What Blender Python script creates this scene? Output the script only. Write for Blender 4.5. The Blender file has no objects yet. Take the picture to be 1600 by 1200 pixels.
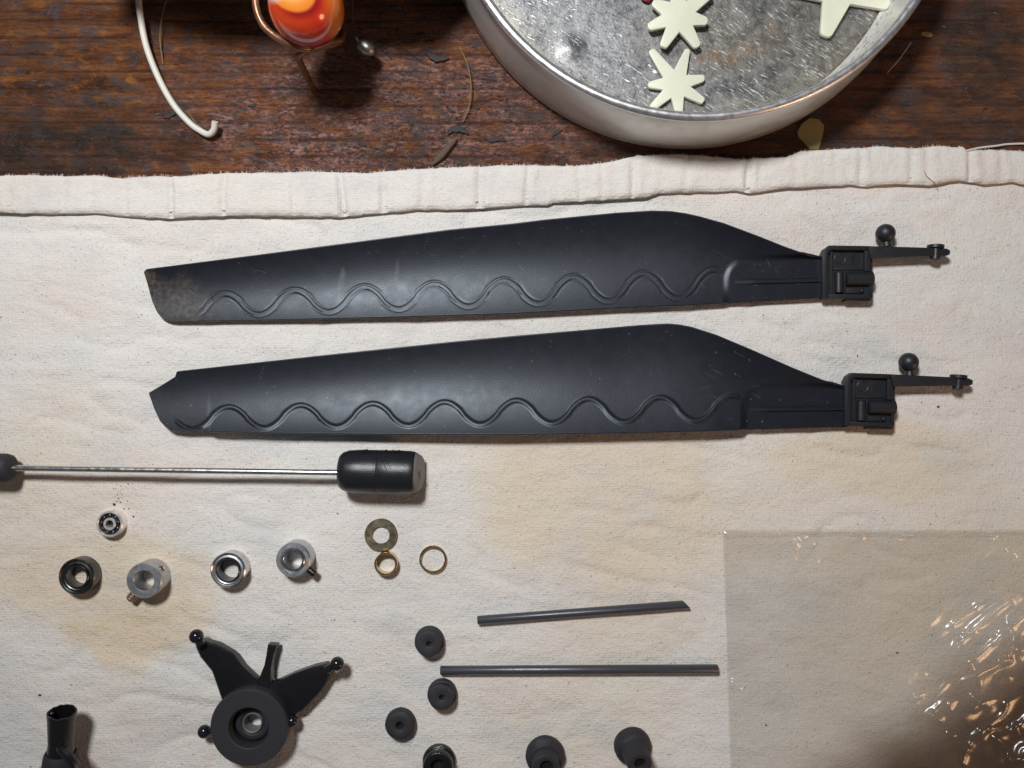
import bpy, bmesh, math, random
import numpy as np
from mathutils import Vector, Matrix

random.seed(7)
RNG = np.random.default_rng(11)
S = 0.00016            # one unit of the drawing = 0.16 mm
D = 1256.0             # camera height above the cloth, in the same units
scene = bpy.context.scene
COL = scene.collection

# ------------------------------------------------------------------ camera
cam = bpy.data.objects.new("camera", bpy.data.cameras.new("camera"))
COL.objects.link(cam)
cam.location = (0, 0, D * S)
cam.data.sensor_width = 36.0
cam.data.lens = 36.0 * D / 1600.0
cam.data.clip_start = 0.005
cam.data.clip_end = 10.0
scene.camera = cam

# ------------------------------------------------------------------ light
world = bpy.data.worlds.new("World")
scene.world = world
world.use_nodes = True
bg = world.node_tree.nodes["Background"]
bg.inputs[0].default_value = (0.90, 0.93, 1.0, 1)
bg.inputs[1].default_value = 0.065
scene.cycles.transparent_max_bounces = 32

def lamp(name, px, py, h, size, power, color, aim=(800, 600)):
    ld = bpy.data.lights.new(name, "AREA")
    ld.shape = "DISK"; ld.size = size * S; ld.energy = power; ld.color = color
    o = bpy.data.objects.new(name, ld); COL.objects.link(o)
    o.location = ((px - 800) * S, (600 - py) * S, h * S)
    t = Vector(((aim[0] - 800) * S, (600 - aim[1]) * S, 0))
    o.rotation_euler = (t - o.location).to_track_quat('-Z', 'Y').to_euler()
    return o

def shaded_lamp(name, px, py, h, radius, power, color, aim, cone):
    ld = bpy.data.lights.new(name, "SPOT")
    ld.shadow_soft_size = radius * S; ld.energy = power; ld.color = color
    ld.spot_size = math.radians(cone); ld.spot_blend = 1.0
    o = bpy.data.objects.new(name, ld); COL.objects.link(o)
    o.location = ((px - 800) * S, (600 - py) * S, h * S)
    t = Vector(((aim[0] - 800) * S, (600 - aim[1]) * S, 0))
    o.rotation_euler = (t - o.location).to_track_quat('-Z', 'Y').to_euler()
    return o

shaded_lamp("bench_lamp", 240, -480, 2200, 205, 6.7, (0.985, 0.99, 0.99), (760, 250), 88)
lamp("warm_room_lamp", 3700, 2350, 1200, 1000, 0.60, (1.0, 0.57, 0.30), (1200, 800))

scene.view_settings.view_transform = "Standard"
scene.view_settings.look = "None"
scene.view_settings.exposure = 0.0
scene.view_settings.gamma = 1.0

# ------------------------------------------------------------------ helpers
ORG = {}
IDS = {}

def A(px, py, z=0.0):
    """point at height z that stands at this place of the photograph"""
    k = (D - z) / D
    return np.array([(px - 800) * k, (600 - py) * k, z])

def tag(o, label=None, cat=None, group=None, kind=None):
    if label: o["label"] = label
    if cat: o["category"] = cat
    if group: o["group"] = group
    if kind: o["kind"] = kind
    return o

def thing(name, origin, label, cat, group=None):
    o = bpy.data.objects.new(name, None)
    o.empty_display_size = 0.002
    COL.objects.link(o)
    o.location = Vector(origin) * S
    ORG[o] = np.array(origin, float)
    return tag(o, label, cat, group)

def mk(name, geo, mat, parent=None, origin=None, sharp=35, attrs=None, smooth=True):
    v, f = geo
    v = np.asarray(v, float)
    if parent is not None:
        org = ORG[parent]
    elif origin is not None:
        org = np.array(origin, float)
    else:
        org = np.array([v[:, 0].mean(), v[:, 1].mean(), v[:, 2].min()])
    me = bpy.data.meshes.new(name)
    loc = (v - org) * S
    if isinstance(f, np.ndarray):
        n, c = f.shape
        me.vertices.add(len(v)); me.vertices.foreach_set("co", loc.astype(np.float32).ravel())
        me.loops.add(n * c); me.loops.foreach_set("vertex_index", f.astype(np.int32).ravel())
        me.polygons.add(n)
        me.polygons.foreach_set("loop_start", np.arange(0, n * c, c, dtype=np.int32))
        me.update(calc_edges=True)
    else:
        me.from_pydata([tuple(x) for x in loc], [], f)
        me.update()
    me.validate()
    if smooth:
        me.polygons.foreach_set("use_smooth", np.ones(len(me.polygons), bool))
        if sharp is not None:
            me.set_sharp_from_angle(angle=math.radians(sharp))
    if attrs:
        for k, a in attrs.items():
            a = np.asarray(a, np.float32)
            if a.ndim == 1:
                at = me.attributes.new(k, "FLOAT", "POINT"); at.data.foreach_set("value", a)
            else:
                at = me.attributes.new(k, "FLOAT_COLOR", "POINT"); at.data.foreach_set("color", a.ravel())
    if mat: me.materials.append(mat)
    o = bpy.data.objects.new(name, me)
    COL.objects.link(o)
    if parent is not None:
        o.parent = parent
    else:
        o.location = Vector(org) * S
    ORG[o] = org
    return o

def join(*gs):
    V, F, n = [], [], 0
    for v, f in gs:
        v = np.asarray(v, float)
        V.append(v); F += [tuple(int(i) + n for i in q) for q in f]; n += len(v)
    return np.vstack(V), F

def rev(profile, seg=48, closed=True):
    """turn (r, z) points about the z axis"""
    p = np.array(profile, float); n = len(p)
    a = np.linspace(0, 2 * math.pi, seg, endpoint=False)
    v = np.stack([np.outer(np.cos(a), p[:, 0]), np.outer(np.sin(a), p[:, 0]), np.tile(p[:, 1], (seg, 1))], -1).reshape(-1, 3)
    f = []
    m = n if closed else n - 1
    for i in range(seg):
        j = (i + 1) % seg
        for k in range(m):
            l = (k + 1) % n
            f.append((i * n + k, j * n + k, j * n + l, i * n + l))
    return v, f

def solid_rev(profile, seg=32):
    v, f = rev(profile, seg, False)
    n = len(profile)
    f.append(tuple(i * n + n - 1 for i in range(seg)))
    f.append(tuple(i * n for i in reversed(range(seg))))
    return v, f

def axis_rot(d):
    return np.array(Vector((0, 0, 1)).rotation_difference(Vector(d)).to_matrix())

def place(g, off, R=None):
    v, f = g
    v = np.asarray(v, float)
    if R is not None: v = v @ np.asarray(R).T
    return v + np.array(off, float), f

def tube(pts, r, seg=10, caps=True):
    P = np.array(pts, float); n = len(P)
    r = np.full(n, r) if np.isscalar(r) else np.array(r, float)
    T = np.gradient(P, axis=0); T /= np.linalg.norm(T, axis=1)[:, None] + 1e-12
    nrm = np.array([0, 0, 1.0])
    if abs(T[0] @ nrm) > 0.9: nrm = np.array([1.0, 0, 0])
    V = []
    a = np.linspace(0, 2 * math.pi, seg, endpoint=False)
    for i in range(n):
        nrm = nrm - T[i] * (nrm @ T[i]); nrm /= np.linalg.norm(nrm)
        b = np.cross(T[i], nrm)
        V.append(P[i] + r[i] * (np.outer(np.cos(a), nrm) + np.outer(np.sin(a), b)))
    V = np.vstack(V); F = []
    for i in range(n - 1):
        for k in range(seg):
            l = (k + 1) % seg
            F.append((i * seg + k, i * seg + l, (i + 1) * seg + l, (i + 1) * seg + k))
    if caps:
        F.append(tuple(reversed(range(seg)))); F.append(tuple((n - 1) * seg + k for k in range(seg)))
    return V, F

def smooth_path(pts, n=60):
    P = np.array(pts, float); m = len(P)
    Q = np.vstack([2 * P[0] - P[1], P, 2 * P[-1] - P[-2]])
    out = []
    for t in np.linspace(0, m - 1 - 1e-6, n):
        i = int(t); u = t - i
        p0, p1, p2, p3 = Q[i], Q[i + 1], Q[i + 2], Q[i + 3]
        out.append(0.5 * (2 * p1 + (p2 - p0) * u + (2 * p0 - 5 * p1 + 4 * p2 - p3) * u * u + (3 * p1 - p0 - 3 * p2 + p3) * u ** 3))
    return np.array(out)

def prism(poly, z0, z1, bevel=0.0, seg=2):
    """poly: (x, y) in drawing units seen at z1"""
    bm = bmesh.new()
    top = [bm.verts.new(A(x, y, z1)) for x, y in poly]
    bot = [bm.verts.new((t.co.x, t.co.y, z0)) for t in top]
    n = len(poly)
    ft = bm.faces.new(top); bm.faces.new(list(reversed(bot)))
    for i in range(n):
        j = (i + 1) % n
        bm.faces.new((top[j], top[i], bot[i], bot[j]))
    bmesh.ops.recalc_face_normals(bm, faces=bm.faces[:])
    if bevel:
        ed = [e for e in bm.edges if all(v in top for v in e.verts)]
        bmesh.ops.bevel(bm, geom=ed, offset=bevel, segments=seg, profile=0.6, affect="EDGES", clamp_overlap=True)
    bm.verts.index_update()
    v = np.array([x.co[:] for x in bm.verts]); f = [tuple(x.index for x in q.verts) for q in bm.faces]
    bm.free()
    return v, f

def ball(c, r, seg=24, rings=14, squash=(1, 1, 1)):
    pr = [(max(1e-4, r * math.sin(t)), -r * math.cos(t)) for t in np.linspace(0.02, math.pi - 0.02, rings)]
    v, f = solid_rev(pr, seg)
    return v * np.array(squash) + np.array(c), f

_lat = {}
def vnoise(x, y, scale, seed):
    N = 256
    if seed not in _lat: _lat[seed] = np.random.default_rng(seed).random((N, N))
    L = _lat[seed]
    X = np.asarray(x) / scale + 77.3; Y = np.asarray(y) / scale + 41.9
    i = np.floor(X).astype(int); j = np.floor(Y).astype(int)
    u = X - i; w = Y - j
    u = u * u * (3 - 2 * u); w = w * w * (3 - 2 * w)
    g = lambda a, b: L[a % N, b % N]
    return (g(i, j) * (1 - u) + g(i + 1, j) * u) * (1 - w) + (g(i, j + 1) * (1 - u) + g(i + 1, j + 1) * u) * w

def fbm(x, y, scale, seed, octv=4):
    t = 0; a = 0.5; s = 0
    for k in range(octv):
        t = t + a * vnoise(x, y, scale / 2 ** k, seed + k); s += a; a *= 0.5
    return t / s

def sstep(a, b, x):
    t = np.clip((x - a) / (b - a), 0, 1)
    return t * t * (3 - 2 * t)

def grid_faces(nr, nc):
    i = np.arange(nr - 1)[:, None] * nc + np.arange(nc - 1)[None, :]
    return np.stack([i, i + nc, i + nc + 1, i + 1], -1).reshape(-1, 4)

# ------------------------------------------------------------------ materials
class NT:
    def __init__(self, name):
        self.m = bpy.data.materials.new(name); self.m.use_nodes = True
        self.t = self.m.node_tree; self.n = self.t.nodes
        self.b = self.n["Principled BSDF"]; self.out = self.n["Material Output"]
        tc = self.n.new("ShaderNodeTexCoord")
        mp = self.n.new("ShaderNodeVectorMath"); mp.operation = "MULTIPLY"
        mp.inputs[1].default_value = (1 / S, 1 / S, 1 / S)
        self.L(tc.outputs["Object"], mp.inputs[0])
        oi = self.n.new("ShaderNodeObjectInfo")
        rm = self.n.new("ShaderNodeMath"); rm.operation = "MULTIPLY"; rm.inputs[1].default_value = 900.0
        self.L(oi.outputs["Random"], rm.inputs[0])
        ad = self.n.new("ShaderNodeVectorMath"); ad.operation = "ADD"
        self.L(mp.outputs[0], ad.inputs[0]); self.L(rm.outputs[0], ad.inputs[1])
        self.p = ad.outputs[0]      # position in drawing units
        self.raw = mp.outputs[0]
    def L(self, a, b): self.t.links.new(a, b)
    def set(self, sock, v):
        if hasattr(v, "is_linked") or isinstance(v, bpy.types.NodeSocket): self.L(v, sock)
        elif isinstance(v, (tuple, list)) and len(v) == 3 and sock.type == "RGBA": sock.default_value = (*v, 1)
        else: sock.default_value = v
    def P(self, **k):
        for a, v in k.items(): self.set(self.b.inputs[a.replace("_", " ")], v)
    def noise(self, sc=(1, 1, 1), detail=4, rough=0.55, dist=0.0, p=None):
        m = self.n.new("ShaderNodeVectorMath"); m.operation = "MULTIPLY"
        m.inputs[1].default_value = sc if isinstance(sc, tuple) else (sc, sc, sc)
        self.L(p or self.p, m.inputs[0])
        t = self.n.new("ShaderNodeTexNoise"); t.inputs["Scale"].default_value = 1.0
        t.inputs["Detail"].default_value = detail; t.inputs["Roughness"].default_value = rough
        t.inputs["Distortion"].default_value = dist
        self.L(m.outputs[0], t.inputs["Vector"])
        return t.outputs["Fac"]
    def ramp(self, f, stops, interp="LINEAR"):
        r = self.n.new("ShaderNodeValToRGB"); e = r.color_ramp.elements; r.color_ramp.interpolation = interp
        while len(e) > 1: e.remove(e[-1])
        e[0].position = stops[0][0]; e[0].color = self.c4(stops[0][1])
        for p, c in stops[1:]:
            q = e.new(p); q.color = self.c4(c)
        self.set(r.inputs[0], f)
        return r.outputs[0]
    @staticmethod
    def c4(c): return (c, c, c, 1) if not isinstance(c, (tuple, list)) else (*c, 1)
    def mix(self, f, a, b, mode="MIX"):
        m = self.n.new("ShaderNodeMix"); m.data_type = "RGBA"; m.blend_type = mode
        self.set(m.inputs[0], f); self.set(m.inputs[6], a); self.set(m.inputs[7], b)
        return m.outputs[2]
    def math(self, op, a, b=0.0, clamp=False):
        m = self.n.new("ShaderNodeMath"); m.operation = op; m.use_clamp = clamp
        self.set(m.inputs[0], a); self.set(m.inputs[1], b)
        return m.outputs[0]
    def attr(self, name):
        a = self.n.new("ShaderNodeAttribute"); a.attribute_name = name
        return a
    def bump(self, h, dist, strength=1.0, prev=None):
        b = self.n.new("ShaderNodeBump"); b.inputs["Strength"].default_value = strength
        b.inputs["Distance"].default_value = dist * S
        self.L(h, b.inputs["Height"])
        if prev is not None: self.L(prev, b.inputs["Normal"])
        self.L(b.outputs[0], self.b.inputs["Normal"])
        return b.outputs[0]

def mat_cloth(hem=False):
    t = NT("cotton_hem" if hem else "cotton_cloth")
    st = t.attr("stain").outputs["Fac"]
    big = t.noise(0.006, 5, 0.6)
    base = t.mix(big, (0.675, 0.65, 0.618), (0.775, 0.755, 0.728))
    base = t.mix(st, base, t.mix(t.noise(0.012, 5), (0.66, 0.545, 0.37), (0.72, 0.60, 0.44)))
    pink = t.ramp(t.noise((0.004, 0.008, 0.01), 3), [(0.46, 0.0), (0.68, 0.5)])
    base = t.mix(pink, base, (0.70, 0.60, 0.54))
    cold = t.ramp(t.noise((0.007, 0.012, 0.01), 4, 0.6), [(0.52, 0.0), (0.68, 0.42)])
    base = t.mix(cold, base, (0.56, 0.565, 0.585))
    # uneven yarn and thin dark flecks of seed husk
    yx = t.noise((0.12, 0.55, 0.5), 2); yy = t.noise((0.55, 0.12, 0.5), 2)
    yarn = t.math("ADD", yx, yy)
    base = t.mix(t.math("MULTIPLY", t.ramp(yarn, [(0.75, 0.0), (1.25, 1.0)]), 0.14), base, (0.40, 0.37, 0.34))
    pits = t.ramp(t.noise(0.33, 2, 0.5), [(0.62, 0.0), (0.74, 1.0)])
    base = t.mix(t.math("MULTIPLY", pits, 0.50 if not hem else 0.10), base, (0.23, 0.20, 0.18))
    spk = t.ramp(t.noise((0.30, 0.24, 0.3), 1, 0.5, 0.6), [(0.735, 0.0), (0.77, 1.0)])
    base = t.mix(t.math("MULTIPLY", spk, 0.75 if not hem else 0.1), base, (0.10, 0.085, 0.075))
    t.P(Base_Color=base, Roughness=0.92)
    t.b.inputs["Specular IOR Level"].default_value = 0.15
    w1 = t.n.new("ShaderNodeTexWave"); w1.bands_direction = "X"; w1.inputs["Scale"].default_value = 0.088
    w1.inputs["Distortion"].default_value = 1.2; w1.inputs["Detail"].default_value = 1; w1.inputs["Detail Scale"].default_value = 0.4
    w2 = t.n.new("ShaderNodeTexWave"); w2.bands_direction = "Y"; w2.inputs["Scale"].default_value = 0.083
    w2.inputs["Distortion"].default_value = 1.2; w2.inputs["Detail"].default_value = 1; w2.inputs["Detail Scale"].default_value = 0.4
    t.L(t.p, w1.inputs[0]); t.L(t.p, w2.inputs[0])
    weave = t.math("ADD", w1.outputs["Fac"], w2.outputs["Fac"])
    n1 = t.bump(t.noise((0.018, 0.028, 0.03), 5, 0.55), 8.0, 0.7)
    n2 = t.bump(t.noise(0.22, 3, 0.6), 1.8, 0.9, n1)
    t.bump(weave, 0.25, 0.5, n2)
    return t.m

def mat_wood():
    t = NT("old_bench_wood")
    gr = t.attr("grime").outputs["Fac"]; du = t.attr("dust").outputs["Fac"]; wn = t.attr("worn").outputs["Fac"]
    g1 = t.noise((0.005, 0.05, 0.05), 6, 0.65, 0.6)
    g2 = t.noise((0.03, 0.30, 0.3), 4, 0.6, 0.4)
    blot = t.noise((0.018, 0.028, 0.03), 6, 0.68, 0.5)
    g = t.math("ADD", t.math("MULTIPLY", g1, 0.45), t.math("ADD", t.math("MULTIPLY", g2, 0.22), t.math("MULTIPLY", blot, 0.33)))
    base = t.ramp(g, [(0.37, (0.022, 0.011, 0.007)), (0.44, (0.125, 0.042, 0.017)), (0.51, (0.25, 0.085, 0.027)), (0.60, (0.44, 0.165, 0.048))])
    patch = t.ramp(t.noise((0.024, 0.045, 0.05), 6, 0.70, 0.5), [(0.535, 0.0), (0.63, 1.0)])
    base = t.mix(t.math("MULTIPLY", patch, t.math("ADD", t.math("MULTIPLY", wn, 0.80), 0.12)), base, (0.52, 0.205, 0.04))
    # dusty violet-brown bloom where the finish has been rubbed
    fine = t.noise((0.11, 0.22, 0.2), 6, 0.78)
    dusty = t.ramp(fine, [(0.40, (0.070, 0.034, 0.034)), (0.48, (0.27, 0.125, 0.105)), (0.58, (0.64, 0.37, 0.31))])
    base = t.mix(t.math("MULTIPLY", du, t.ramp(t.noise((0.016, 0.05, 0.05), 6, 0.7), [(0.40, 0.12), (0.56, 0.95)])), base, dusty)
    orange = t.ramp(t.noise((0.035, 0.07, 0.07), 5, 0.72, 0.4), [(0.57, 0.0), (0.64, 1.0)])
    base = t.mix(t.math("MULTIPLY", orange, t.math("MULTIPLY", du, 0.75)), base, (0.46, 0.17, 0.035))
    grey = t.ramp(t.noise((0.022, 0.045, 0.05), 6, 0.74, 0.8), [(0.50, 0.0), (0.58, 1.0)])
    base = t.mix(t.math("MULTIPLY", grey, 0.70), base, t.mix(fine, (0.040, 0.036, 0.040), (0.20, 0.185, 0.205)))
    gm = t.math("MULTIPLY", gr, t.ramp(t.noise((0.02, 0.03, 0.03), 6, 0.7, 0.4), [(0.33, 0.35), (0.62, 1.0)]))
    base = t.mix(gm, base, t.mix(fine, (0.014, 0.013, 0.013), (0.055, 0.046, 0.038)))
    # dark growth lines along the grain, about a finger's breadth apart
    w = t.n.new("ShaderNodeTexWave"); w.bands_direction = "Y"; w.inputs["Scale"].default_value = 0.0118
    w.inputs["Distortion"].default_value = 3.0; w.inputs["Detail"].default_value = 3; w.inputs["Detail Scale"].default_value = 0.02
    t.L(t.p, w.inputs[0])
    line = t.math("MULTIPLY", t.ramp(w.outputs["Fac"], [(0.0, 1.0), (0.10, 0.5), (0.22, 0.0)]), t.ramp(t.noise((0.006, 0.05, .05), 4, .6), [(0.38, 0.1), (0.56, 1.0)]))
    base = t.mix(t.math("MULTIPLY", line, 0.62), base, (0.036, 0.010, 0.009))
    crack = t.ramp(t.noise((0.006, 0.14, 0.1), 5, 0.6, 1.4), [(0.470, 0.0), (0.492, 1.0), (0.505, 1.0), (0.527, 0.0)])
    base = t.mix(t.math("MULTIPLY", crack, 0.45), base, (0.030, 0.010, 0.012))
    spk = t.ramp(t.noise(0.16, 3, 0.6), [(0.70, 0.0), (0.74, 1.0)])
    base = t.mix(t.math("MULTIPLY", spk, 0.7), base, (0.40, 0.34, 0.30))
    dk = t.ramp(t.noise((0.07, 0.12, 0.1), 5, 0.74), [(0.29, 1.0), (0.37, 0.0)])
    base = t.mix(t.math("MULTIPLY", dk, 0.85), base, (0.010, 0.008, 0.008))
    t.P(Base_Color=base, Roughness=t.ramp(t.noise(0.03, 5), [(0.3, 0.24), (0.7, 0.52)]))
    n1 = t.bump(g1, 8, 0.6)
    n2 = t.bump(t.noise((0.10, 0.22, 0.2), 6, 0.78), 11.0, 1.0, n1)
    n3 = t.bump(blot, 9.0, 0.8, n2)
    t.bump(line, -2.5, 0.6, n3)
    return t.m

def mat_plastic(name, col, rough, grain=0.25, scuff=0.0, spec=0.5, dirt=False):
    t = NT(name)
    n = t.noise(0.02, 5, 0.6)
    c = t.mix(n, tuple(x * 0.93 for x in col), tuple(x * 1.07 for x in col))
    if scuff:
        s = t.ramp(t.noise((0.16, 0.05, 0.1), 4, 0.7, 0.4), [(0.66, 0.0), (0.78, 1.0)])
        c = t.mix(t.math("MULTIPLY", s, scuff), c, (0.16, 0.15, 0.145))
    if dirt:
        a = t.attr("dirt").outputs["Fac"]
        d = t.math("MULTIPLY", a, t.ramp(t.noise(0.12, 5, 0.7), [(0.4, 0.1), (0.62, 1.0)]))
        c = t.mix(d, c, t.mix(t.noise(0.3, 3), (0.04, 0.032, 0.026), (0.15, 0.115, 0.08)))
        mk_ = t.attr("mark")
        c = t.mix(mk_.outputs["Fac"], c, (0.11, 0.115, 0.12))
    t.P(Base_Color=c, Roughness=t.ramp(t.noise(0.05, 4), [(0.3, rough - 0.03), (0.7, rough + 0.04)]))
    t.b.inputs["Specular IOR Level"].default_value = spec
    if dirt: t.b.inputs["Specular Tint"].default_value = (0.82, 0.90, 1.0, 1)
    if grain: t.bump(t.noise(0.5, 3, 0.6), grain, 0.7)
    return t.m

def mat_metal(name, col, rough, var=0.25, tarn=None, amount=0.5, metallic=1.0, grime=0.0, relief=0.35):
    t = NT(name)
    c = t.mix(t.noise(0.09, 5, 0.65), tuple(x * (1 - var) for x in col), col)
    if tarn:
        c = t.mix(t.math("MULTIPLY", t.ramp(t.noise(0.05, 5, 0.7), [(0.38, 0.0), (0.6, 1.0)]), amount), c, tarn)
    if grime:
        k = t.ramp(t.noise(0.14, 5, 0.75), [(0.58, 0.0), (0.68, 1.0)])
        c = t.mix(t.math("MULTIPLY", k, grime), c, (0.04, 0.035, 0.03))
    t.P(Base_Color=c, Metallic=metallic, Roughness=t.ramp(t.noise(0.12, 4), [(0.3, max(0.05, rough - 0.07)), (0.7, rough + 0.1)]))
    if relief: t.bump(t.noise(0.25, 3), relief, 0.5)
    return t.m

def mat_tin_floor():
    t = NT("scratched_tinplate")
    m1 = t.noise(0.05, 7, 0.75, 0.4); m2 = t.noise(0.23, 4, 0.7)
    c = t.mix(t.ramp(m1, [(0.34, 0.0), (0.64, 1.0)]), (0.060, 0.066, 0.085), (0.27, 0.27, 0.265))
    c = t.mix(t.math("MULTIPLY", t.ramp(m2, [(0.4, 0.0), (0.66, 1.0)]), 0.35), c, (0.33, 0.33, 0.33))
    # short bright scratches running down to the right
    rot = t.n.new("ShaderNodeVectorRotate"); rot.rotation_type = "Z_AXIS"; rot.inputs["Angle"].default_value = math.radians(31)
    t.L(t.p, rot.inputs["Vector"])
    sc = t.ramp(t.noise((0.07, 0.48, 0.3), 2, 0.5, 0.0, rot.outputs[0]), [(0.585, 0.0), (0.66, 1.0)])
    msk = t.ramp(t.noise(0.012, 3), [(0.40, 0.10), (0.55, 1.0)])
    c = t.mix(t.math("MULTIPLY", sc, t.math("MULTIPLY", msk, 0.75)), c, (0.95, 0.95, 0.93))
    rust = t.attr("rust").outputs["Fac"]
    rm = t.math("MULTIPLY", rust, t.ramp(t.noise(0.10, 5, 0.7), [(0.5, 0.0), (0.62, 1.0)]))
    c = t.mix(rm, c, (0.22, 0.095, 0.05))
    yel = t.attr("film").outputs["Fac"]
    c = t.mix(t.math("MULTIPLY", yel, 0.5), c, (0.42, 0.36, 0.24))
    t.P(Base_Color=c, Metallic=0.72, Roughness=t.ramp(m1, [(0.35, 0.34), (0.65, 0.55)]))
    n1 = t.bump(t.noise(0.02, 3), 3.0, 0.5)
    n2 = t.bump(sc, 0.8, 0.6, n1)
    t.bump(m2, 0.8, 0.5, n2)
    return t.m

def mat_bag(name="clear_polythene", tint=(0.990, 0.986, 0.974, 1)):
    t = NT(name)
    for n in (t.b,): t.n.remove(n)
    tr = t.n.new("ShaderNodeBsdfTransparent"); tr.inputs[0].default_value = tint
    gl = t.n.new("ShaderNodeBsdfGlossy"); gl.inputs["Roughness"].default_value = 0.21; gl.inputs[0].default_value = (1, 1, 1, 1)
    ge = t.n.new("ShaderNodeNewGeometry"); dt = t.n.new("ShaderNodeVectorMath"); dt.operation = "DOT_PRODUCT"
    t.L(ge.outputs["Normal"], dt.inputs[0]); t.L(ge.outputs["Incoming"], dt.inputs[1])
    cs = t.math("SUBTRACT", 1.0, t.math("ABSOLUTE", dt.outputs["Value"]), True)
    film = t.math("ADD", 0.06, t.math("MULTIPLY", t.math("POWER", cs, 5.0), 0.9), True)
    df = t.n.new("ShaderNodeBsdfDiffuse"); df.inputs[0].default_value = (0.45, 0.44, 0.42, 1)
    m1 = t.n.new("ShaderNodeMixShader"); m1.inputs[0].default_value = 0.03
    # brown tint deepens smoothly toward the bag's lower right corner
    bn = t.attr("corner_tint").outputs["Fac"]
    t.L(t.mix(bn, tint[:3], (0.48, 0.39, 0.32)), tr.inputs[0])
    t.L(tr.outputs[0], m1.inputs[1]); t.L(df.outputs[0], m1.inputs[2])
    m2 = t.n.new("ShaderNodeMixShader")
    t.L(film, m2.inputs[0]); t.L(m1.outputs[0], m2.inputs[1]); t.L(gl.outputs[0], m2.inputs[2])
    b = t.n.new("ShaderNodeBump"); b.inputs["Distance"].default_value = 1.5 * S; b.inputs["Strength"].default_value = 0.12
    t.L(t.noise(0.02, 4, 0.55, 1.0), b.inputs["Height"]); t.L(b.outputs[0], gl.inputs["Normal"])
    t.L(m2.outputs[0], t.out.inputs[0])
    return t.m

def mat_vcol(name, rough, coat=0.0):
    t = NT(name)
    a = t.attr("col")
    t.P(Base_Color=a.outputs["Color"], Roughness=rough)
    t.b.inputs["Coat Weight"].default_value = coat; t.b.inputs["Coat Roughness"].default_value = 0.04
    return t.m

def mat_star():
    t = NT("cream_star_plastic")
    c = t.mix(t.noise(0.03, 4), (0.66, 0.66, 0.52), (0.78, 0.77, 0.64))
    k = t.ramp(t.noise(0.17, 3, 0.6), [(0.70, 0.0), (0.76, 1.0)])
    c = t.mix(t.math("MULTIPLY", k, 0.6), c, (0.35, 0.30, 0.2))
    t.P(Base_Color=c, Roughness=0.42)
    t.b.inputs["Subsurface Weight"].default_value = 0.5
    t.b.inputs["Subsurface Radius"].default_value = (0.001, 0.001, 0.0007)
    t.b.inputs["Subsurface Scale"].default_value = 1.0
    t.bump(t.noise(0.05, 3), 1.0, 0.4)
    return t.m

M = {}
M["cloth"] = mat_cloth(); M["hem"] = mat_cloth(True); M["wood"] = mat_wood()
M["blade"] = mat_plastic("satin_black_blade_plastic", (0.0095, 0.0108, 0.0160), 0.41, 0.22, 0.05, 0.46, True)
M["grip"] = mat_plastic("black_moulded_plastic", (0.013, 0.014, 0.018), 0.45, 0.3, 0.05)
M["rubber"] = mat_plastic("dull_black_rubber", (0.026, 0.026, 0.032), 0.62, 0.7, 0.40, 0.35)
M["black"] = mat_plastic("black_nylon", (0.008, 0.008, 0.010), 0.25, 0.6, 0.16, 0.6)
M["gloss"] = mat_plastic("polished_black_ball", (0.012, 0.012, 0.015), 0.16, 0.0, 0.0)
M["barrel"] = mat_plastic("worn_black_rubber_weight", (0.013, 0.014, 0.017), 0.33, 0.45, 0.22)
M["barrel_end"] = mat_plastic("cut_rubber_end", (0.17, 0.17, 0.17), 0.5, 0.4, 0.1)
M["carbon"] = mat_plastic("grey_black_carbon_rod", (0.042, 0.047, 0.060), 0.36, 0.25, 0.1, 0.75)
M["steel"] = mat_metal("bright_steel", (0.78, 0.77, 0.76), 0.28, 0.1, None, 0, 1.0, 0.0, 0.0)
M["chrome"] = mat_metal("bearing_steel", (0.74, 0.75, 0.78), 0.24, 0.3, (0.25, 0.25, 0.26), 0.35, 1.0, 0.5)
M["race_white"] = mat_metal("pale_polished_race", (0.90, 0.89, 0.90), 0.36, 0.08, None, 0, 0.8)
M["dark_steel"] = mat_metal("dark_oiled_steel", (0.20, 0.20, 0.20), 0.33, 0.4, (0.06, 0.06, 0.06), 0.6, 1.0, 0.5)
M["alu"] = mat_metal("grey_turned_aluminium", (0.58, 0.60, 0.63), 0.40, 0.2, (0.33, 0.34, 0.36), 0.4, 0.9, 0.3)
M["screw"] = mat_metal("brown_steel_screw", (0.62, 0.50, 0.42), 0.36, 0.3, (0.25, 0.17, 0.13), 0.5)
M["dark_screw"] = mat_metal("black_steel_screw", (0.10, 0.10, 0.11), 0.34, 0.4)
M["brass"] = mat_metal("yellow_brass", (0.80, 0.60, 0.33), 0.25, 0.25, (0.42, 0.33, 0.2), 0.4)
M["brass_dark"] = mat_metal("tarnished_brass", (0.44, 0.37, 0.24), 0.40, 0.35, (0.15, 0.14, 0.12), 0.75)
M["copper"] = mat_metal("brown_copper_wire", (0.40, 0.19, 0.10), 0.36, 0.4, (0.07, 0.04, 0.03), 0.6, 0.55)
M["bead"] = mat_metal("grey_metal_bead", (0.62, 0.60, 0.58), 0.40, 0.4, (0.25, 0.25, 0.24), 0.5)
M["tin_wall"] = mat_metal("brushed_tin_side", (0.88, 0.85, 0.79), 0.42, 0.05, (0.78, 0.73, 0.65), 0.4, 0.55, 0.0, 0.0)
M["tin_rim"] = mat_metal("rolled_tin_rim", (0.86, 0.85, 0.87), 0.36, 0.05, None, 0, 0.95, 0.0, 0.0)
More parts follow.
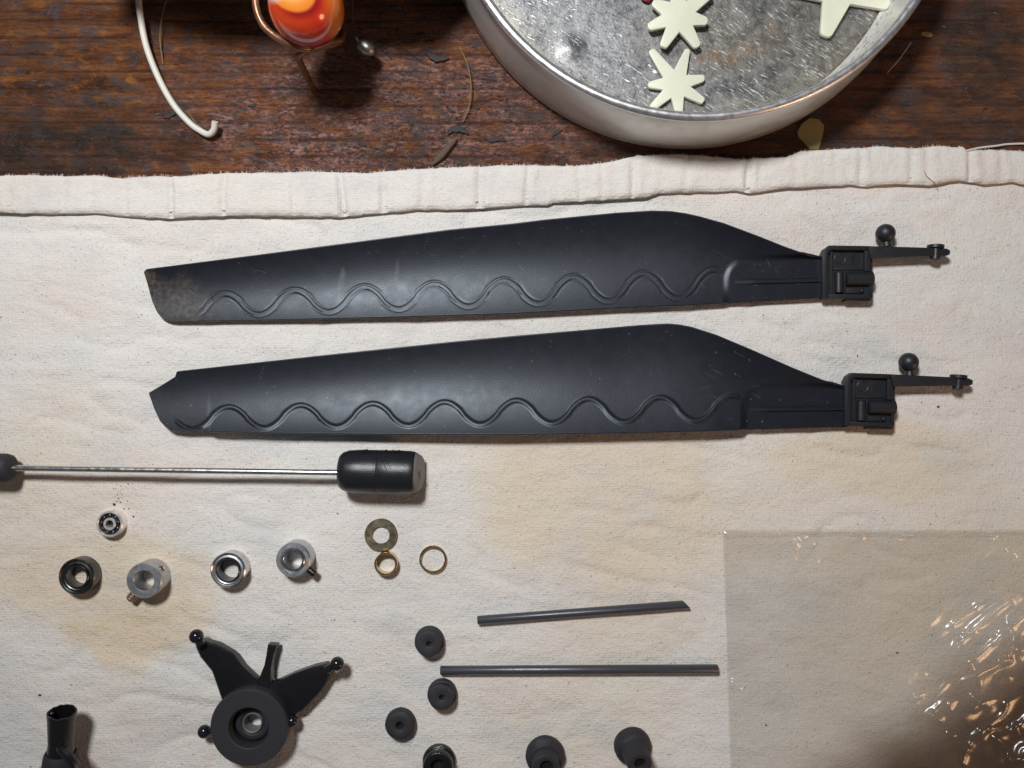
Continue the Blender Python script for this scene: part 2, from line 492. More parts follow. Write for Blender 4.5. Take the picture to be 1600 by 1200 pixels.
def mat_tin_wall():
    t = NT("dirty_tin_side")
    c = t.mix(t.noise((0.02, 0.02, 0.25), 4, 0.6), (0.70, 0.69, 0.66), (0.82, 0.81, 0.78))
    sx = t.n.new("ShaderNodeSeparateXYZ"); t.L(t.raw, sx.inputs[0])
    low = t.ramp(t.math("MULTIPLY", sx.outputs["Z"], 1 / 60.0), [(0.05, 1.0), (0.75, 0.0)])
    k = t.math("MULTIPLY", low, t.ramp(t.noise((0.10, 0.10, 0.5), 5, 0.75, 0.5), [(0.55, 0.0), (0.62, 1.0)]))
    c = t.mix(t.math("MULTIPLY", k, 0.9), c, (0.05, 0.035, 0.025))
    k2 = t.ramp(t.noise((0.07, 0.07, 0.4), 5, 0.75), [(0.66, 0.0), (0.74, 1.0)])
    c = t.mix(t.math("MULTIPLY", k2, 0.5), c, (0.22, 0.17, 0.12))
    t.P(Base_Color=c, Metallic=0.6, Roughness=t.ramp(t.noise(0.05, 4), [(0.3, 0.34), (0.7, 0.48)]))
    t.bump(t.noise((0.03, 0.03, 0.02), 2), 1.5, 0.4)
    return t.m
M["tin_wall"] = mat_tin_wall()
M["tin_floor"] = mat_tin_floor()
M["bag"] = mat_bag(); M["star"] = mat_star()
M["marble"] = mat_vcol("swirled_glass_marble", 0.25, 1.0)
M["wire"] = mat_plastic("white_wire_coating", (0.66, 0.64, 0.58), 0.5, 0.2)
M["straw"] = mat_plastic("golden_fibre", (0.20, 0.13, 0.05), 0.6, 0.0)
M["thread"] = mat_plastic("cotton_thread", (0.66, 0.61, 0.55), 0.9, 0.0)
M["flake"] = mat_plastic("ochre_paint_flake", (0.36, 0.27, 0.10), 0.6, 0.4)
M["crumb"] = mat_plastic("dark_crumbs", (0.022, 0.018, 0.016), 0.6, 0.4)
M["scrap"] = mat_plastic("charred_wood_scrap", (0.026, 0.021, 0.020), 0.7, 1.2, 0.25)
M["sliver"] = mat_plastic("grey_brown_wood_sliver", (0.10, 0.07, 0.05), 0.75, 0.8)
M["red"] = mat_plastic("dark_red_plastic", (0.25, 0.02, 0.03), 0.35, 0.0)
M["block_and_stem"] = mat_plastic("dark_block_and_stem", (0.02, 0.015, 0.012), 0.7, 0.5)  # for the added unseen block and the bead stem
M["hole"] = mat_plastic("dark_cage_and_hole_shade", (0.010, 0.009, 0.009), 0.45, 0.0)  # cage colour, also on dark plugs that stand in for shade in holes

# ------------------------------------------------------------------ bench top
WOODZ = -7.0
def ell(x, y, cx, cy, rx, ry, soft=0.5, seed=5, wob=0.5, sc=60):
    d = np.sqrt(((x - cx) / rx) ** 2 + ((y - cy) / ry) ** 2) + wob * (fbm(x, y, sc, seed) - 0.5) * 2
    return 1 - sstep(1 - soft, 1 + soft, d)

xs = np.arange(-900, 2500.1, 8.0); ys = np.arange(-900, 1700.1, 8.0)
X, Y = np.meshgrid(xs, ys)
grime = np.maximum.reduce([0.95 * ell(X, Y, 90, 225, 190, 70, 0.4, 21), 0.8 * ell(X, Y, 30, 60, 120, 60, 0.5, 22) * 0.5,
                           1.0 * ell(X, Y, 1525, 45, 75, 75, 0.35, 23), 0.9 * ell(X, Y, 1540, 110, 45, 45, 0.4, 24),
                           0.6 * ell(X, Y, 1460, 190, 260, 60, 0.7, 26), 0.55 * fbm(X, Y, 220, 27) ** 2])
dust = np.maximum(ell(X, Y, 620, 190, 330, 130, 0.5, 31), 0.35 * ell(X, Y, 900, 210, 160, 60, 0.5, 32))
worn = np.maximum.reduce([ell(X, Y, 150, 95, 170, 75, 0.5, 41), ell(X, Y, 310, 230, 120, 45, 0.5, 42), 0.7 * ell(X, Y, 600, 200, 300, 100, 0.6, 43),
                          0.6 * ell(X, Y, 1430, 140, 130, 50, 0.6, 44)])
Zw = WOODZ - 2.0 * fbm(X * 0.25, Y * 3, 60, 51, 3) + 0.9
v = np.stack([X - 800, 600 - Y, np.minimum(Zw, WOODZ)], -1).reshape(-1, 3)
bench = mk("bench_top", (v, grid_faces(len(ys), len(xs))), M["wood"], None, (0, 0, WOODZ), None,
           {"grime": grime.ravel(), "dust": dust.ravel(), "worn": worn.ravel()})
tag(bench, "dark brown stained wooden bench top with scratches and worn orange patches", kind="structure")

# ------------------------------------------------------------------ cotton cloth
EDGE = np.array([(-400, 272), (0, 274), (50, 272.5), (100, 275), (155, 274), (195, 278.5), (235, 275), (280, 275), (350, 270), (425, 269), (500, 267.5),
                 (575, 270), (615, 266.5), (700, 261), (800, 257.5), (890, 259), (925, 257), (960, 251), (995, 243), (1035, 241), (1100, 243), (1150, 249), (1165, 247),
                 (1225, 246), (1250, 236), (1325, 232), (1375, 229), (1425, 232), (1465, 228), (1500, 230), (1510, 236), (1540, 234), (1600, 236), (2000, 236)], float)
SEAM = np.array([(-400, 332), (0, 333), (75, 336), (150, 335), (200, 340), (270, 343), (350, 339), (425, 339), (530, 341), (600, 335), (650, 330), (725, 329), (800, 324),
                 (855, 322.5), (864, 318), (975, 313), (1010, 310), (1030, 304), (1150, 300), (1170, 303.5), (1230, 295), (1325, 291), (1350, 293), (1400, 289),
                 (1450, 291.5), (1495, 283), (1535, 290), (1580, 286.5), (1600, 290), (2000, 288)], float)
def edge_y(x): return np.interp(x, EDGE[:, 0], EDGE[:, 1]) + 1.6 * (vnoise(x, x * 0, 9, 61) - 0.5)
def seam_y(x): return np.interp(x, SEAM[:, 0], SEAM[:, 1]) + 1.4 * (vnoise(x, x * 0, 14, 62) - 0.5)

def cloth_z(x, y):
    z = -5.2 * fbm(x * 0.40 + y * 0.12, y - x * .1, 62, 71, 4) - 2.5 * fbm(x, y, 300, 75, 2) + 2.6
    z = z - 3.2 * (1 - np.abs(2 * vnoise(x * .42 + y * .25 + 18 * vnoise(x, y, 60, 211), y - x * .22, 44, 212) - 1)) ** 5 * sstep(.35, .7, vnoise(x, y, 210, 213))
    d = y - seam_y(x)
    z = z - 2.4 * np.exp(-((d - 20 - 10 * vnoise(x, y * 0, 120, 76)) / 6) ** 2) * sstep(0.40, 0.62, vnoise(x, y * 0, 150, 77)) + 1.0 * np.exp(-((d - 38) / 9) ** 2) * vnoise(x, y * 0, 130, 78)
    for (x0, y0, x1, y1, w, a) in ((120, 372, 330, 395, 6, -2.2), (860, 330, 1010, 318, 5, -2.6), (1100, 900, 1130, 560, 30, -1.6), (650, 1010, 840, 1000, 7, -1.2), (860, 1130, 980, 1040, 14, -1.4)):
        L = np.hypot(x1 - x0, y1 - y0); u = ((x - x0) * (x1 - x0) + (y - y0) * (y1 - y0)) / L ** 2
        dd = ((x - x0) * (y1 - y0) - (y - y0) * (x1 - x0)) / L
        z = z + a * np.exp(-(dd / w) ** 2) * sstep(-0.1, 0.2, u) * (1 - sstep(0.8, 1.1, u))
    return np.minimum(z, 0.0)

def stain(x, y):
    s = 0.95 * np.maximum(ell(x, y, 195, 960, 112, 82, 0.28, 81, 0.40, 70), 0.8 * ell(x, y, 160, 900, 160, 70, 0.5, 88, 0.5, 80))
    s = np.maximum(s, 0.42 * ell(x, y, 60, 800, 150, 150, 0.5, 82, 0.4, 120))
    s = np.maximum(s, 0.66 * ell(x, y, 950, 790, 270, 160, 0.35, 83, 0.5, 150))
    s = np.maximum(s, 0.38 * ell(x, y, 960, 970, 110, 70, 0.5, 84, 0.5, 80))
    s = np.maximum(s, 0.75 * ell(x, y, 1400, 720, 190, 60, 0.35, 85, 0.5, 120))
    s = np.maximum(s, 0.30 * ell(x, y, 880, 1120, 150, 90, 0.6, 86, 0.5, 120))
    s = np.maximum(s, 0.5 * ell(x, y, 1500, 930, 220, 180, 0.6, 87, 0.5, 120))
    return np.clip(s, 0, 1)

xs = np.concatenate([np.arange(-380, -8, 12.0), np.arange(-8, 1608, 4.0), np.arange(1608, 1990, 12.0)])
nt = 250
tt = np.linspace(0, 1, nt) ** 1.0
X = np.tile(xs, (nt, 1)); top = edge_y(xs) + 10
Yc = top[None, :] + tt[:, None] * (1500 - top[None, :])
Zc = cloth_z(X, Yc)
v = np.stack([X - 800, 600 - Yc, Zc], -1).reshape(-1, 3)
cl = thing("cotton_cloth", (0, -50, WOODZ), "cream cotton cloth with a hemmed edge and yellow stains on the dark bench", "cloth")
sheet = mk("cloth_sheet", (v, grid_faces(nt, len(xs))), M["cloth"], cl, None, None, {"stain": stain(X, Yc).ravel()})
sm = sheet.modifiers.new("thickness", "SOLIDIFY"); sm.thickness = 2.5 * S; sm.offset = -1

PUCK = [(20, 0.7), (104, 1.0), (148, .8), (200, 1.2), (270, 2.8), (352, 2.0), (440, 0.9), (462, 1.3), (536, 3.6), (600, 1.8), (662, 1.3), (750, 2.6), (824, 2.4), (905, 1.2), (940, 1.3), (988, 2.4), (1070, .8), (1166, 3.0), (1240, .8), (1342, 1.6), (1420, 1.2), (1444, 1.0), (1512, 3.0), (1560, 1)]
us = np.linspace(0, 1, 34)
hx = np.concatenate([np.arange(-380, -8, 8.0), np.arange(-8, 1608, 2.5), np.arange(1608, 1990, 8.0)])
HX = np.tile(hx, (len(us), 1)); U = np.tile(us[:, None], (1, len(hx)))
HY = edge_y(hx)[None, :] * (1 - U) + seam_y(hx)[None, :] * U
prof = np.sqrt(np.clip(1 - np.abs(2 * U - 1) ** 9, 0, 1))
puff = np.zeros_like(HX)
for px, a in PUCK:
    w = 4.5 + 2 * random.random()
    skew = (U - 0.5) * 12 * (random.random() - 0.4)
    dd = (HX - px - skew) / w
    puff -= 2.1 * a * np.exp(-dd ** 2) * (0.5 + 0.6 * U)
    puff += 0.55 * a * np.exp(-((dd - 1.9) / 1.3) ** 2) + 0.4 * a * np.exp(-((dd + 1.9) / 1.5) ** 2)
amp = 7.5 + 4.5 * fbm(HX, HY * 0.35, 55, 91, 3) + 1.3 * vnoise(HX, HY * .3, 9, 95) + puff
HZ = -1.0 + prof * amp
HZ[0, :] = WOODZ + 2; HZ[-1, :] = 4.0
HX = np.vstack([HX, HX[-1:]]); HY = np.vstack([HY, HY[-1:] - 5]); HZ = np.vstack([HZ, HZ[-1:] * 0 - 2.5]); U = np.vstack([U, U[-1:]])
# the folded edge hangs a little over its own seam
HYs = HY + np.where(U > 0.9, (U - 0.9) * 0, 0)
v1 = np.stack([HX - 800, 600 - HYs, HZ], -1).reshape(-1, 3)
hem = mk("hem", (v1, grid_faces(len(us) + 1, len(hx))), M["hem"], cl, None, None, {"stain": (0.12 * fbm(HX, HY, 120, 92)).ravel()})
# stitches along the hem
gs = []
for x in np.arange(-6, 1606, 17.0):
    x += random.uniform(-2, 2); y = float(seam_y(np.array([x]))[0]) - 12 + random.uniform(-1.2, 1.2)
    z = 7.4
    gs.append(tube([A(x - 4, y + .4, z - 1.6), A(x - 2, y, z), A(x + 2, y, z), A(x + 4, y - .4, z - 1.6)], 0.8, 6))
mk("stitches", join(*gs), M["thread"], cl)
gs = []
for k in range(380):
    x = random.uniform(-10, 1610); y = float(edge_y(np.array([x]))[0]); L = random.uniform(1.0, 3.6); a = random.uniform(-1.1, 1.1)
    z = random.uniform(-3, 2)
    gs.append(tube([A(x, y + 3, z), A(x + L * math.sin(a) * .5, y - L * .4, z + 1), A(x + L * math.sin(a), y - L * math.cos(a), z - 1)], [0.5, 0.42, 0.2], 4, False))
fr = mk("frayed_fibres", join(*gs), M["thread"], cl); fr["kind"] = "stuff"
tag(mk("loose_thread", tube(smooth_path([A(1508, 236, 3), A(1530, 231, 0), A(1556, 228, -2), A(1580, 225, -4), A(1640, 224, -5)], 24), [1.6] * 24, 6), M["thread"]),
    "pale cotton thread frayed off the hem by the right edge of the bench", "thread")
gs = tube(smooth_path([A(1440, 258, 8.5), A(1448, 275, 9), A(1460, 286, 8), A(1466, 296, 3)], 20), 0.4, 5)
tag(mk("fine_hair", gs, M["sliver"]), "fine grey hair curved across the hem toward its right end", "hair")
# crumbs of rubber on the cloth by the bearing
gs = []
for k in range(26):
    x, y = random.gauss(184, 9), random.gauss(775, 15); r = random.uniform(0.4, 1.0)
    gs.append(ball(A(x, y, 0.3), r, 6, 5))
gs.append(ball(A(178, 788, 1), 1.9, 8, 6)); gs.append(ball(A(208, 807, 1), 1.2, 8, 6))
for x, y, r in ((477, 1118, 1.6), (1197, 594, 1.6), (1466, 635, 2.2), (1340, 555, 1.4), (1402, 1020, 2.2), (527, 802, 1.2), (62, 1086, 2.6), (1197, 1133, 1.8)):
    gs.append(ball(A(x, y, 0.6), r * .75, 8, 6, (1.3, .8, .6)))
c = mk("rubber_crumbs", join(*gs), M["crumb"]); c["kind"] = "stuff"; c["label"] = "fine black rubber crumbs scattered on the cotton cloth"

# ------------------------------------------------------------------ rotor blades
def interp(tab, x):
    t = np.array(tab, float); return np.interp(x, t[:, 0], t[:, 1])

def rotor_blade(cfg, label):
    top, bot = cfg["top"], cfg["bot"]
    x0, x1 = cfg["x"]
    th = thing("rotor_blade", A((x0 + x1) / 2, (interp(top, 700) + interp(bot, 700)) / 2, 0), label, "rotor blade", "black rotor blades side by side on the cloth")
    xs = np.concatenate([np.linspace(x0, x0 + 60, 50)[:-1], np.arange(x0 + 60, x1, 2.0), [x1]])
    nr = 110
    T = np.tile(np.linspace(0, 1, nr)[:, None], (1, len(xs))); X = np.tile(xs, (nr, 1))
    yt, yb = interp(top, xs), interp(bot, xs)
    ch = (yb - yt)[None, :]
    Yv = yt[None, :] + T * ch
    def zbase(x, y):
        x = np.asarray(x, float)
        rt = np.where(x < 300, interp(top, 300) + (300 - x) * 0.115, interp(top, x)); rb_ = np.where(x < 300, interp(bot, 300), interp(bot, x))
        c_ = rb_ - rt; t_ = (y - rt) / c_
        z_ = 4.5 + cfg["sag"] * np.clip(c_ / 150, 0, 1) * np.abs(2 * (t_ - cfg.get("tc", 0.5))) ** 2.0
        z_ = z_ + cfg["tilt"] * t_ * np.clip(c_ / 140, 0, 1) * (1 - 0.75 * sstep(800, 1250, x))
        z_ = z_ + 15 * sstep(960, 1190, x) * np.clip(1 - t_, 0, 1.2)
        return z_ + 1.0 * (fbm(x, np.asarray(y) * 2, 260, cfg["seed"], 2) - 0.5) * 2
    Z = zbase(X, Yv)
    # moulded root panel
    px, py, pr = cfg["panel"]
    ax = X - px; ay = Yv - (py + (X - px) * cfg["pslope"])
    qx = np.minimum(ax - pr, 0); qy = np.minimum(ay - pr, 0)
    dist = pr - np.hypot(qx, qy) + np.minimum(np.maximum(ax - pr, 0), np.maximum(ay - pr, 0))
    m = sstep(-5, 6, dist)
    zp = cfg["zp"]
    Z = Z * (1 - m) + zp * m
    # wavy line: fine grooves to both sides of the raised rib
    per, ph, mid0, ms, a0, as_, ra, rb = cfg["rib"]
    ry = lambda x: mid0 + ms * (x - 375) - (a0 + as_ * (x - 375)) * np.sign(np.cos(2 * math.pi * (x - ph) / per)) * np.abs(np.cos(2 * math.pi * (x - ph) / per)) ** 0.85
    sl = np.gradient(ry(xs), xs)
    dn = (Yv - ry(xs)[None, :]) / np.sqrt(1 + sl ** 2)[None, :]
    on = sstep(ra - 4, ra + 6, X) * (1 - sstep(rb - 6, rb + 2, X)) * (Yv < (yb[None, :] - 2))
    Z -= on * cfg["gd"] * np.exp(-((np.abs(dn) - 4.6) / 1.0) ** 2)
    Z += on * cfg["rh"] * 0.8 * (1 - sstep(2.0, 5.0, np.abs(dn)))
    k = (D - Z) / D
    dirt = ell(X, Yv, x0 + 25, yb[30] - 15, 75, 50, 0.6, cfg["seed"] + 3, 0.7, 30) * cfg["dirt"] + cfg["dirt"] * 0.8 * (X < x0 + 18) * sstep(0.35, 0.6, vnoise(X, Yv, 12, 8))
    mark = np.zeros_like(X)
    rg = np.random.default_rng(cfg["seed"])
    extra = []
    for q_ in range(46):
        mx = rg.uniform(x0 + 10, x1 - 30); ty = rg.uniform(.08, .92); my = interp(top, mx) * (1 - ty) + interp(bot, mx) * ty
        extra.append((mx, my, rg.uniform(3, 16), rg.uniform(.5, 1.1), rg.uniform(-.9, .9) + (1.57 if q_ % 3 == 0 else 0), rg.uniform(.12, .5)))
    for q_ in range(60):
        mx = rg.uniform(x0 + 10, x1 - 30); ty = rg.uniform(.05, .95); my = interp(top, mx) * (1 - ty) + interp(bot, mx) * ty
        extra.append((mx, my, rg.uniform(.9, 1.6), rg.uniform(.8, 1.4), 0, rg.uniform(.5, 1.6)))
    for (mx, my, mw, mh, an, st) in cfg["marks"] + extra:
        ca, sa = math.cos(an), math.sin(an)
        u = ((X - mx) * ca + (Yv - my) * sa) / mw; w = (-(X - mx) * sa + (Yv - my) * ca) / mh
        if st <= 0: continue
        mark = np.maximum(mark, st * (1 - sstep(0.5, 1.0, np.hypot(u, w))) * (0.4 + 0.6 * vnoise(X * 2, Yv * 0.6, 6, 3)))
    v = np.stack([(X - 800) * k, (600 - Yv) * k, Z], -1).reshape(-1, 3)
    b = mk("blade", (v, grid_faces(nr, len(xs))), M["blade"], th, None, 50, {"dirt": dirt.ravel(), "mark": mark.ravel()})
    s = b.modifiers.new("thickness", "SOLIDIFY"); s.thickness = 3.8 * S; s.offset = -1
    zat = lambda x, y: float(Z[int(np.clip((y - interp(top, x)) / (interp(bot, x) - interp(top, x)) * (nr - 1), 0, nr - 1)), int(np.argmin(np.abs(xs - x)))])
    # rib
    rx = np.arange(ra, rb, 2.0); R_ = []
    cols = [(-4.0, -1.0), (-3.3, cfg["rh"]), (-1.4, cfg["rh"] * 1.5 + .1), (1.4, cfg["rh"] * 1.5 + .1), (3.3, cfg["rh"]), (4.0, -1.0)]
    for x in rx:
        s_ = (ry(x + .5) - ry(x - .5)); nrm = np.array([-s_, 1]) / math.hypot(s_, 1)
        yb_ = interp(bot, x) - 4
        for o, h in cols:
            x_, y_ = x + nrm[0] * o, min(ry(x) + nrm[1] * o, yb_ + o * .2)
            zz = float(zbase(x, y_))
            f_ = min(1, (x - ra) / 20 + cfg["rs"])
            R_.append(A(x_, y_, zz + h * f_ - (1 - f_) * 2.5))
    mk("wavy_rib", (np.array(R_), grid_faces(len(rx), len(cols))[:, ::-1].copy()), M["blade"], th, None, 60)
    # straight rib down the root panel
    (sx, sy), (ex, ey) = cfg["srib"]
    n = 30; V = []
    for t in np.linspace(0, 1, n):
        x, y = sx + (ex - sx) * t, sy + (ey - sy) * t; h = 3.2 * min(1, t * 4 + .15)
        for o, hh in ((-4, -1), (-2.6, h), (2.6, h), (4, -1)): V.append(A(x, y + o, zp + hh))
    mk("root_rib", (np.array(V), grid_faces(n, 4)[:, ::-1].copy()), M["blade"], th, None, 40)
    # ---- grip: tray with walls, drawn on blade one and carried over
    (gx, gy), ang = cfg["grip"]
    ca, sa = math.cos(ang), math.sin(ang)
    def G(x, y): return (gx + (x - 1285) * ca - (y - 397) * sa, gy + (x - 1285) * sa + (y - 397) * ca)
    pg = lambda pts: [G(x, y) for x, y in pts]
    rect = lambda a, b_, c_, d_: pg([(a, b_), (c_, b_), (c_, d_), (a, d_)])
    tray = join(prism(pg([(1285, 398), (1289, 389), (1297, 383.5), (1358, 384.5), (1363, 403), (1363.5, 465), (1286, 466.5)]), 0, 15),
                prism(pg([(1285, 398), (1288.5, 389), (1296, 383.2), (1360, 384), (1361, 391), (1299, 390.5), (1294.5, 397), (1294, 466), (1286, 466.5)]), 14.8, 23, 1.5),
                prism(rect(1297.5, 392, 1301.5, 462), 14.6, 18.5, 1.0),
                prism(rect(1351, 391.2, 1361, 424), 14.7, 22, 1.5),
                prism(rect(1294.2, 459.5, 1363.6, 466.6), 14.4, 21.5, 1.5),
                prism(rect(1358.5, 424.2, 1363.8, 459.3), 14.3, 20, 1.2),
                prism(rect(1302, 418.5, 1351, 422), 14.5, 17, 0.8),
                prism(rect(1321.5, 466.8, 1360.5, 470.6), 4, 18, 1.0))
    mk("grip", tray, M["grip"], th, None, 30)
    def cyl(p, q, r, z, mat=M["grip"], name="pivot_pin"):
        a, b_ = A(*G(*p), z), A(*G(*q), z)
        return tube([a, a + (b_ - a) * 0.03, a + (b_ - a) * .97, b_], [r * .82, r, r, r * .82], 20)
    mk("pivot_pin", cyl((1310.5, 426), (1310.5, 458), 7, 16), M["grip"], th, None, 40)
    mk("bearing_barrel", cyl((1320, 436), (1363, 436), 11.5, 15), M["grip"], th, None, 40)
    mk("latch", join(prism(rect(1322, 450.5, 1350, 458.5), 14, 18, 1.2), ball(A(*G(1346, 454), 18.5), 3.2, 12, 8)), M["grip"], th)
    # moulded circle and marks on the tray floor
    cc = G(1312.5, 404); zf = 15.2
    mk("mould_mark", join(tube([A(cc[0] + 8.5 * math.cos(a), cc[1] + 8.5 * math.sin(a), zf) for a in np.linspace(0, 2 * math.pi, 33)], 0.75, 6, False),
                          *[tube([A(*G(x, y), zf) for x, y in st], 0.7, 5) for st in (((1330, 400), (1333, 397), (1336, 400), (1333, 403), (1330, 400)), ((1333, 403), (1337, 405), (1333, 408), (1330, 405), (1333, 403)),
                                                                                      ((1335, 413), (1330, 413), (1334, 409.5), (1334, 416)))]), M["grip"], th)
    arm = join(prism(pg([(1356, 384.2), (1378, 384.6), (1450, 386.5), (1480, 388), (1485.5, 391), (1485, 397.5), (1478, 400), (1440, 400.8), (1361, 403.8)]), 13.5, 26.2, 2.2))
    mk("control_arm", arm, M["grip"], th, None, 35)
    a = A(*G(1385.6, 385), 19.8); bC = A(*G(1383.5, 364.8), 19.8)
    bs = mk("ball_stud", join(ball(bC, 14.6, 28, 18), tube([a, a + (bC - a) * 0.3, a + (bC - a) * .8], [7.6, 6.0, 6.2], 16)), M["grip"], th, None, 50)
    a, b_ = A(*G(1462, 382.5), 20), A(*G(1461, 406), 20)
    mk("end_pin", tube([a, a + (b_ - a) * .04, a + (b_ - a) * .22, a + (b_ - a) * .24, a + (b_ - a) * .76, a + (b_ - a) * .95, b_], [10.5, 12.3, 12.3, 7.5, 7.5, 7.6, 6], 18), M["grip"], th, None, 30)
    return th

rotor_blade(dict(
    x=(225, 1289),
    top=[(225, 424.5), (228, 421), (400, 399), (575, 376), (700, 359.5), (800, 350), (850, 343.8), (962, 333), (1019, 329.6), (1049, 330.5), (1072, 334), (1094, 339), (1131, 349.5), (1187, 370.6), (1225, 386), (1262, 399), (1289, 404.5)],
    bot=[(225, 426), (230, 442), (237.5, 470), (245, 487), (251, 495), (257, 499), (265, 501.2), (275, 502), (400, 500), (575, 496), (700, 492.6), (800, 489.5), (962, 481), (1150, 473), (1289, 465)],
    sag=13.5, tilt=0.0, seed=101, panel=(1134, 405, 34), pslope=-0.035, zp=12.5, dirt=0.72, gd=0.55, rh=0.05, rs=0.0,
    rib=(109.4, 350, 475.3, -0.0441, 16.6, 0.0052, 312, 1128), srib=((1148, 441), (1288, 437.5)), grip=((1285, 397), 0.0),
    marks=[(533, 442, 6, 30, 0.15, 0.55), (620, 425, 4, 26, 0.1, 0.4), (566, 449, 2, 2.5, 0, 3.0), (822, 408, 5, 20, 0.6, -0.0), (760, 437, 1.5, 10, 0.2, 0.9), (477, 449, 2, 2, 0, 1.0)]),
    "upper black rotor blade, nearer the hem, with a dirty rounded tip")
rotor_blade(dict(
    x=(233, 1325),
    top=[(233, 613.5), (250, 603.5), (262, 596), (274, 588.5), (275.5, 581.5), (277, 580.5), (400, 567), (500, 556), (700, 535), (800, 525.5), (900, 517), (1000, 508.2), (1044, 505.8), (1062, 507.5), (1080, 511), (1120, 524), (1180, 549.5), (1240, 576), (1284, 594), (1325, 607.5)],
    bot=[(233, 616), (241, 639), (250.6, 659), (258, 666), (265.6, 670.6), (286, 672.5), (324, 671.5), (329, 674), (425, 676), (600, 678), (800, 679), (860, 678), (1040, 675), (1140, 672), (1325, 667)],
    sag=13.5, tc=0.33, tilt=4.0, seed=131, panel=(1162, 603, 36), pslope=-0.005, zp=13.0, dirt=0.10, gd=0.0, rh=1.15, rs=1.0,
    rib=(112.3, 357.5, 652.2, -0.0193, 17.2, 0.0026, 276, 1156), srib=((1170, 640.5), (1324, 638)), grip=((1320.5, 596), 0.022),
    marks=[(555, 616, 4, 3, 0, 0.3), (735, 588, 5, 3, 0.4, 0.3)]),
    "lower black rotor blade, nearer the small parts, with a clipped notched tip")

# ------------------------------------------------------------------ rods
def rod(name, p, q, r, mat, label, cut=0.0):
    a, b = A(*p, r), A(*q, r); d = (b - a) / np.linalg.norm(b - a)
    g = tube([a, a + d * 1.2, b - d * 1.2, b], [r * .86, r, r, r * .86], 20)
    v, f = g
    if cut:   # the end is snipped off at a slant
        y = (v - b) @ np.array([-d[1], d[0], 0]); e = (v - a) @ d > np.linalg.norm(b - a) * 0.9
        v[e] -= np.outer((y[e] + r) * cut, d)
    return tag(mk(name, (v, f), mat, None, None, 40), label, "rod", "dark carbon rods on the cloth")
rod("carbon_rod", (746, 969), (1078.5, 944), 6.6, M["carbon"], "shorter dark carbon rod cut at a slant, above the longer one", 0.85)
rod("carbon_rod", (688, 1047.5), (1121.5, 1045.2), 7.0, M["carbon"], "longer dark carbon rod with square ends, below the shorter one")

# ------------------------------------------------------------------ flybar: steel rod with rubber weights
ZF = 31.0
fb = thing("weighted_rod", A(594, 737, 0), "thin steel rod with a black barrel weight, lying below the rotor blades", "weighted rod")
p0, p1 = A(-60, 730.2, ZF), A(540, 738.8, ZF)
mk("steel_rod", tube([p0, p0 * .5 + p1 * .5, p1], 4.6, 16), M["steel"], fb)
pr = []
for x, r in ((529, 1), (529.2, 17), (531, 24), (536, 28), (545, 31.0), (560, 32), (589, 32.2), (591.5, 32.2), (592.3, 31.9), (593.2, 32.3), (620, 32.4), (640, 32), (646, 31.3), (648, 30.6)):
    pr.append((r, x - 529))
ax = (A(650, 738.6, ZF) - A(530, 736, ZF)); ax /= np.linalg.norm(ax)
R = axis_rot(ax); kz = (D - ZF) / D
b0 = A(529.5, 736.0, ZF)
bv, bf = rev([(r * 1.03, z * kz) for r, z in pr], 56, False)
bv[:, :2] *= (1 + 0.02 * (fbm(bv[:, 0] + 50, bv[:, 2], 14, 17) - 0.5))[:, None]
wt = mk("barrel_weight", place((bv, bf), b0, R), M["barrel"], fb, None, 45)
ex = (648 - 529) * kz
ev, ef = place(solid_rev([(31.5, ex - 0.3), (30.5, ex + 2.5), (27, ex + 8), (25.5, ex + 9.5), (1, ex + 10.5)], 40), b0, R)
ev = ev - np.outer(0.20 * (ev[:, 2] - ZF + 8), ax)
mk("end_face", (ev, ef), M["barrel_end"], wt, None, 45)
e = b0 + ax * (ex + 10.2)
n2 = np.cross(ax, [0, 0, 1]); n2 /= np.linalg.norm(n2)
e = e - ax * 2.6
sl = tube([e + n2 * -1 + np.array([0, 0, 9.]) - ax * 2.2, e + n2 * 3 + np.array([0, 0, 3.]) - ax * 1.0, e + n2 * 9 + np.array([0, 0, 1.]) - ax * .6, e + n2 * 18 - ax * 2], [3.4, 3.0, 2.0, 1.2], 8)
mk("slit", sl, M["black"], wt)
gs = []
for k in range(46):
    t = random.choice([random.uniform(36, 46), random.uniform(80, 100), random.uniform(44, 100)])
    a = math.radians(random.uniform(60, 84)); r0 = 32.6
    base = b0 + ax * t * kz + r0 * (np.array([0, 0, 1.]) * math.cos(a) - n2 * math.sin(a))
    out = -n2 * random.uniform(0.5, 3.2) + np.array([random.uniform(-1.5, 1.5), 0, random.uniform(-.5, 1.5)])
    gs.append(tube([base - out * .3, base + out * .6, base + out], [1.5, 1.2, 0.6], 5))
for (t, a0, a1, tw) in ((66, 10, 60, 10), (73, -2, 22, 8), (79, -6, 16, 7), (58, -20, 20, 1)):   # small nicks and the mould line
    pts = [b0 + ax * (t + tw * u) * kz + 32.9 * (np.array([0, 0, 1.]) * math.cos(math.radians(a0 + (a1 - a0) * u - 30)) + n2 * math.sin(math.radians(a0 + (a1 - a0) * u - 30))) for u in np.linspace(0, 1, 8)]
    gs.append(tube(pts, 0.55, 5))
mk("torn_flash", join(*gs), M["black"], wt)
# weight on the hidden end, half inside the frame
we = mk("barrel_weight", place(solid_rev([(9, 0), (16, 1.5), (20, 5), (22, 12), (22, 80), (18, 84)], 36), A(21, 731.3, ZF), axis_rot(A(-60, 730, ZF) - A(21, 731.3, ZF))), M["rubber"], fb, None, 45)
we["label"] = "dark weight at the cut-off end of the rod"

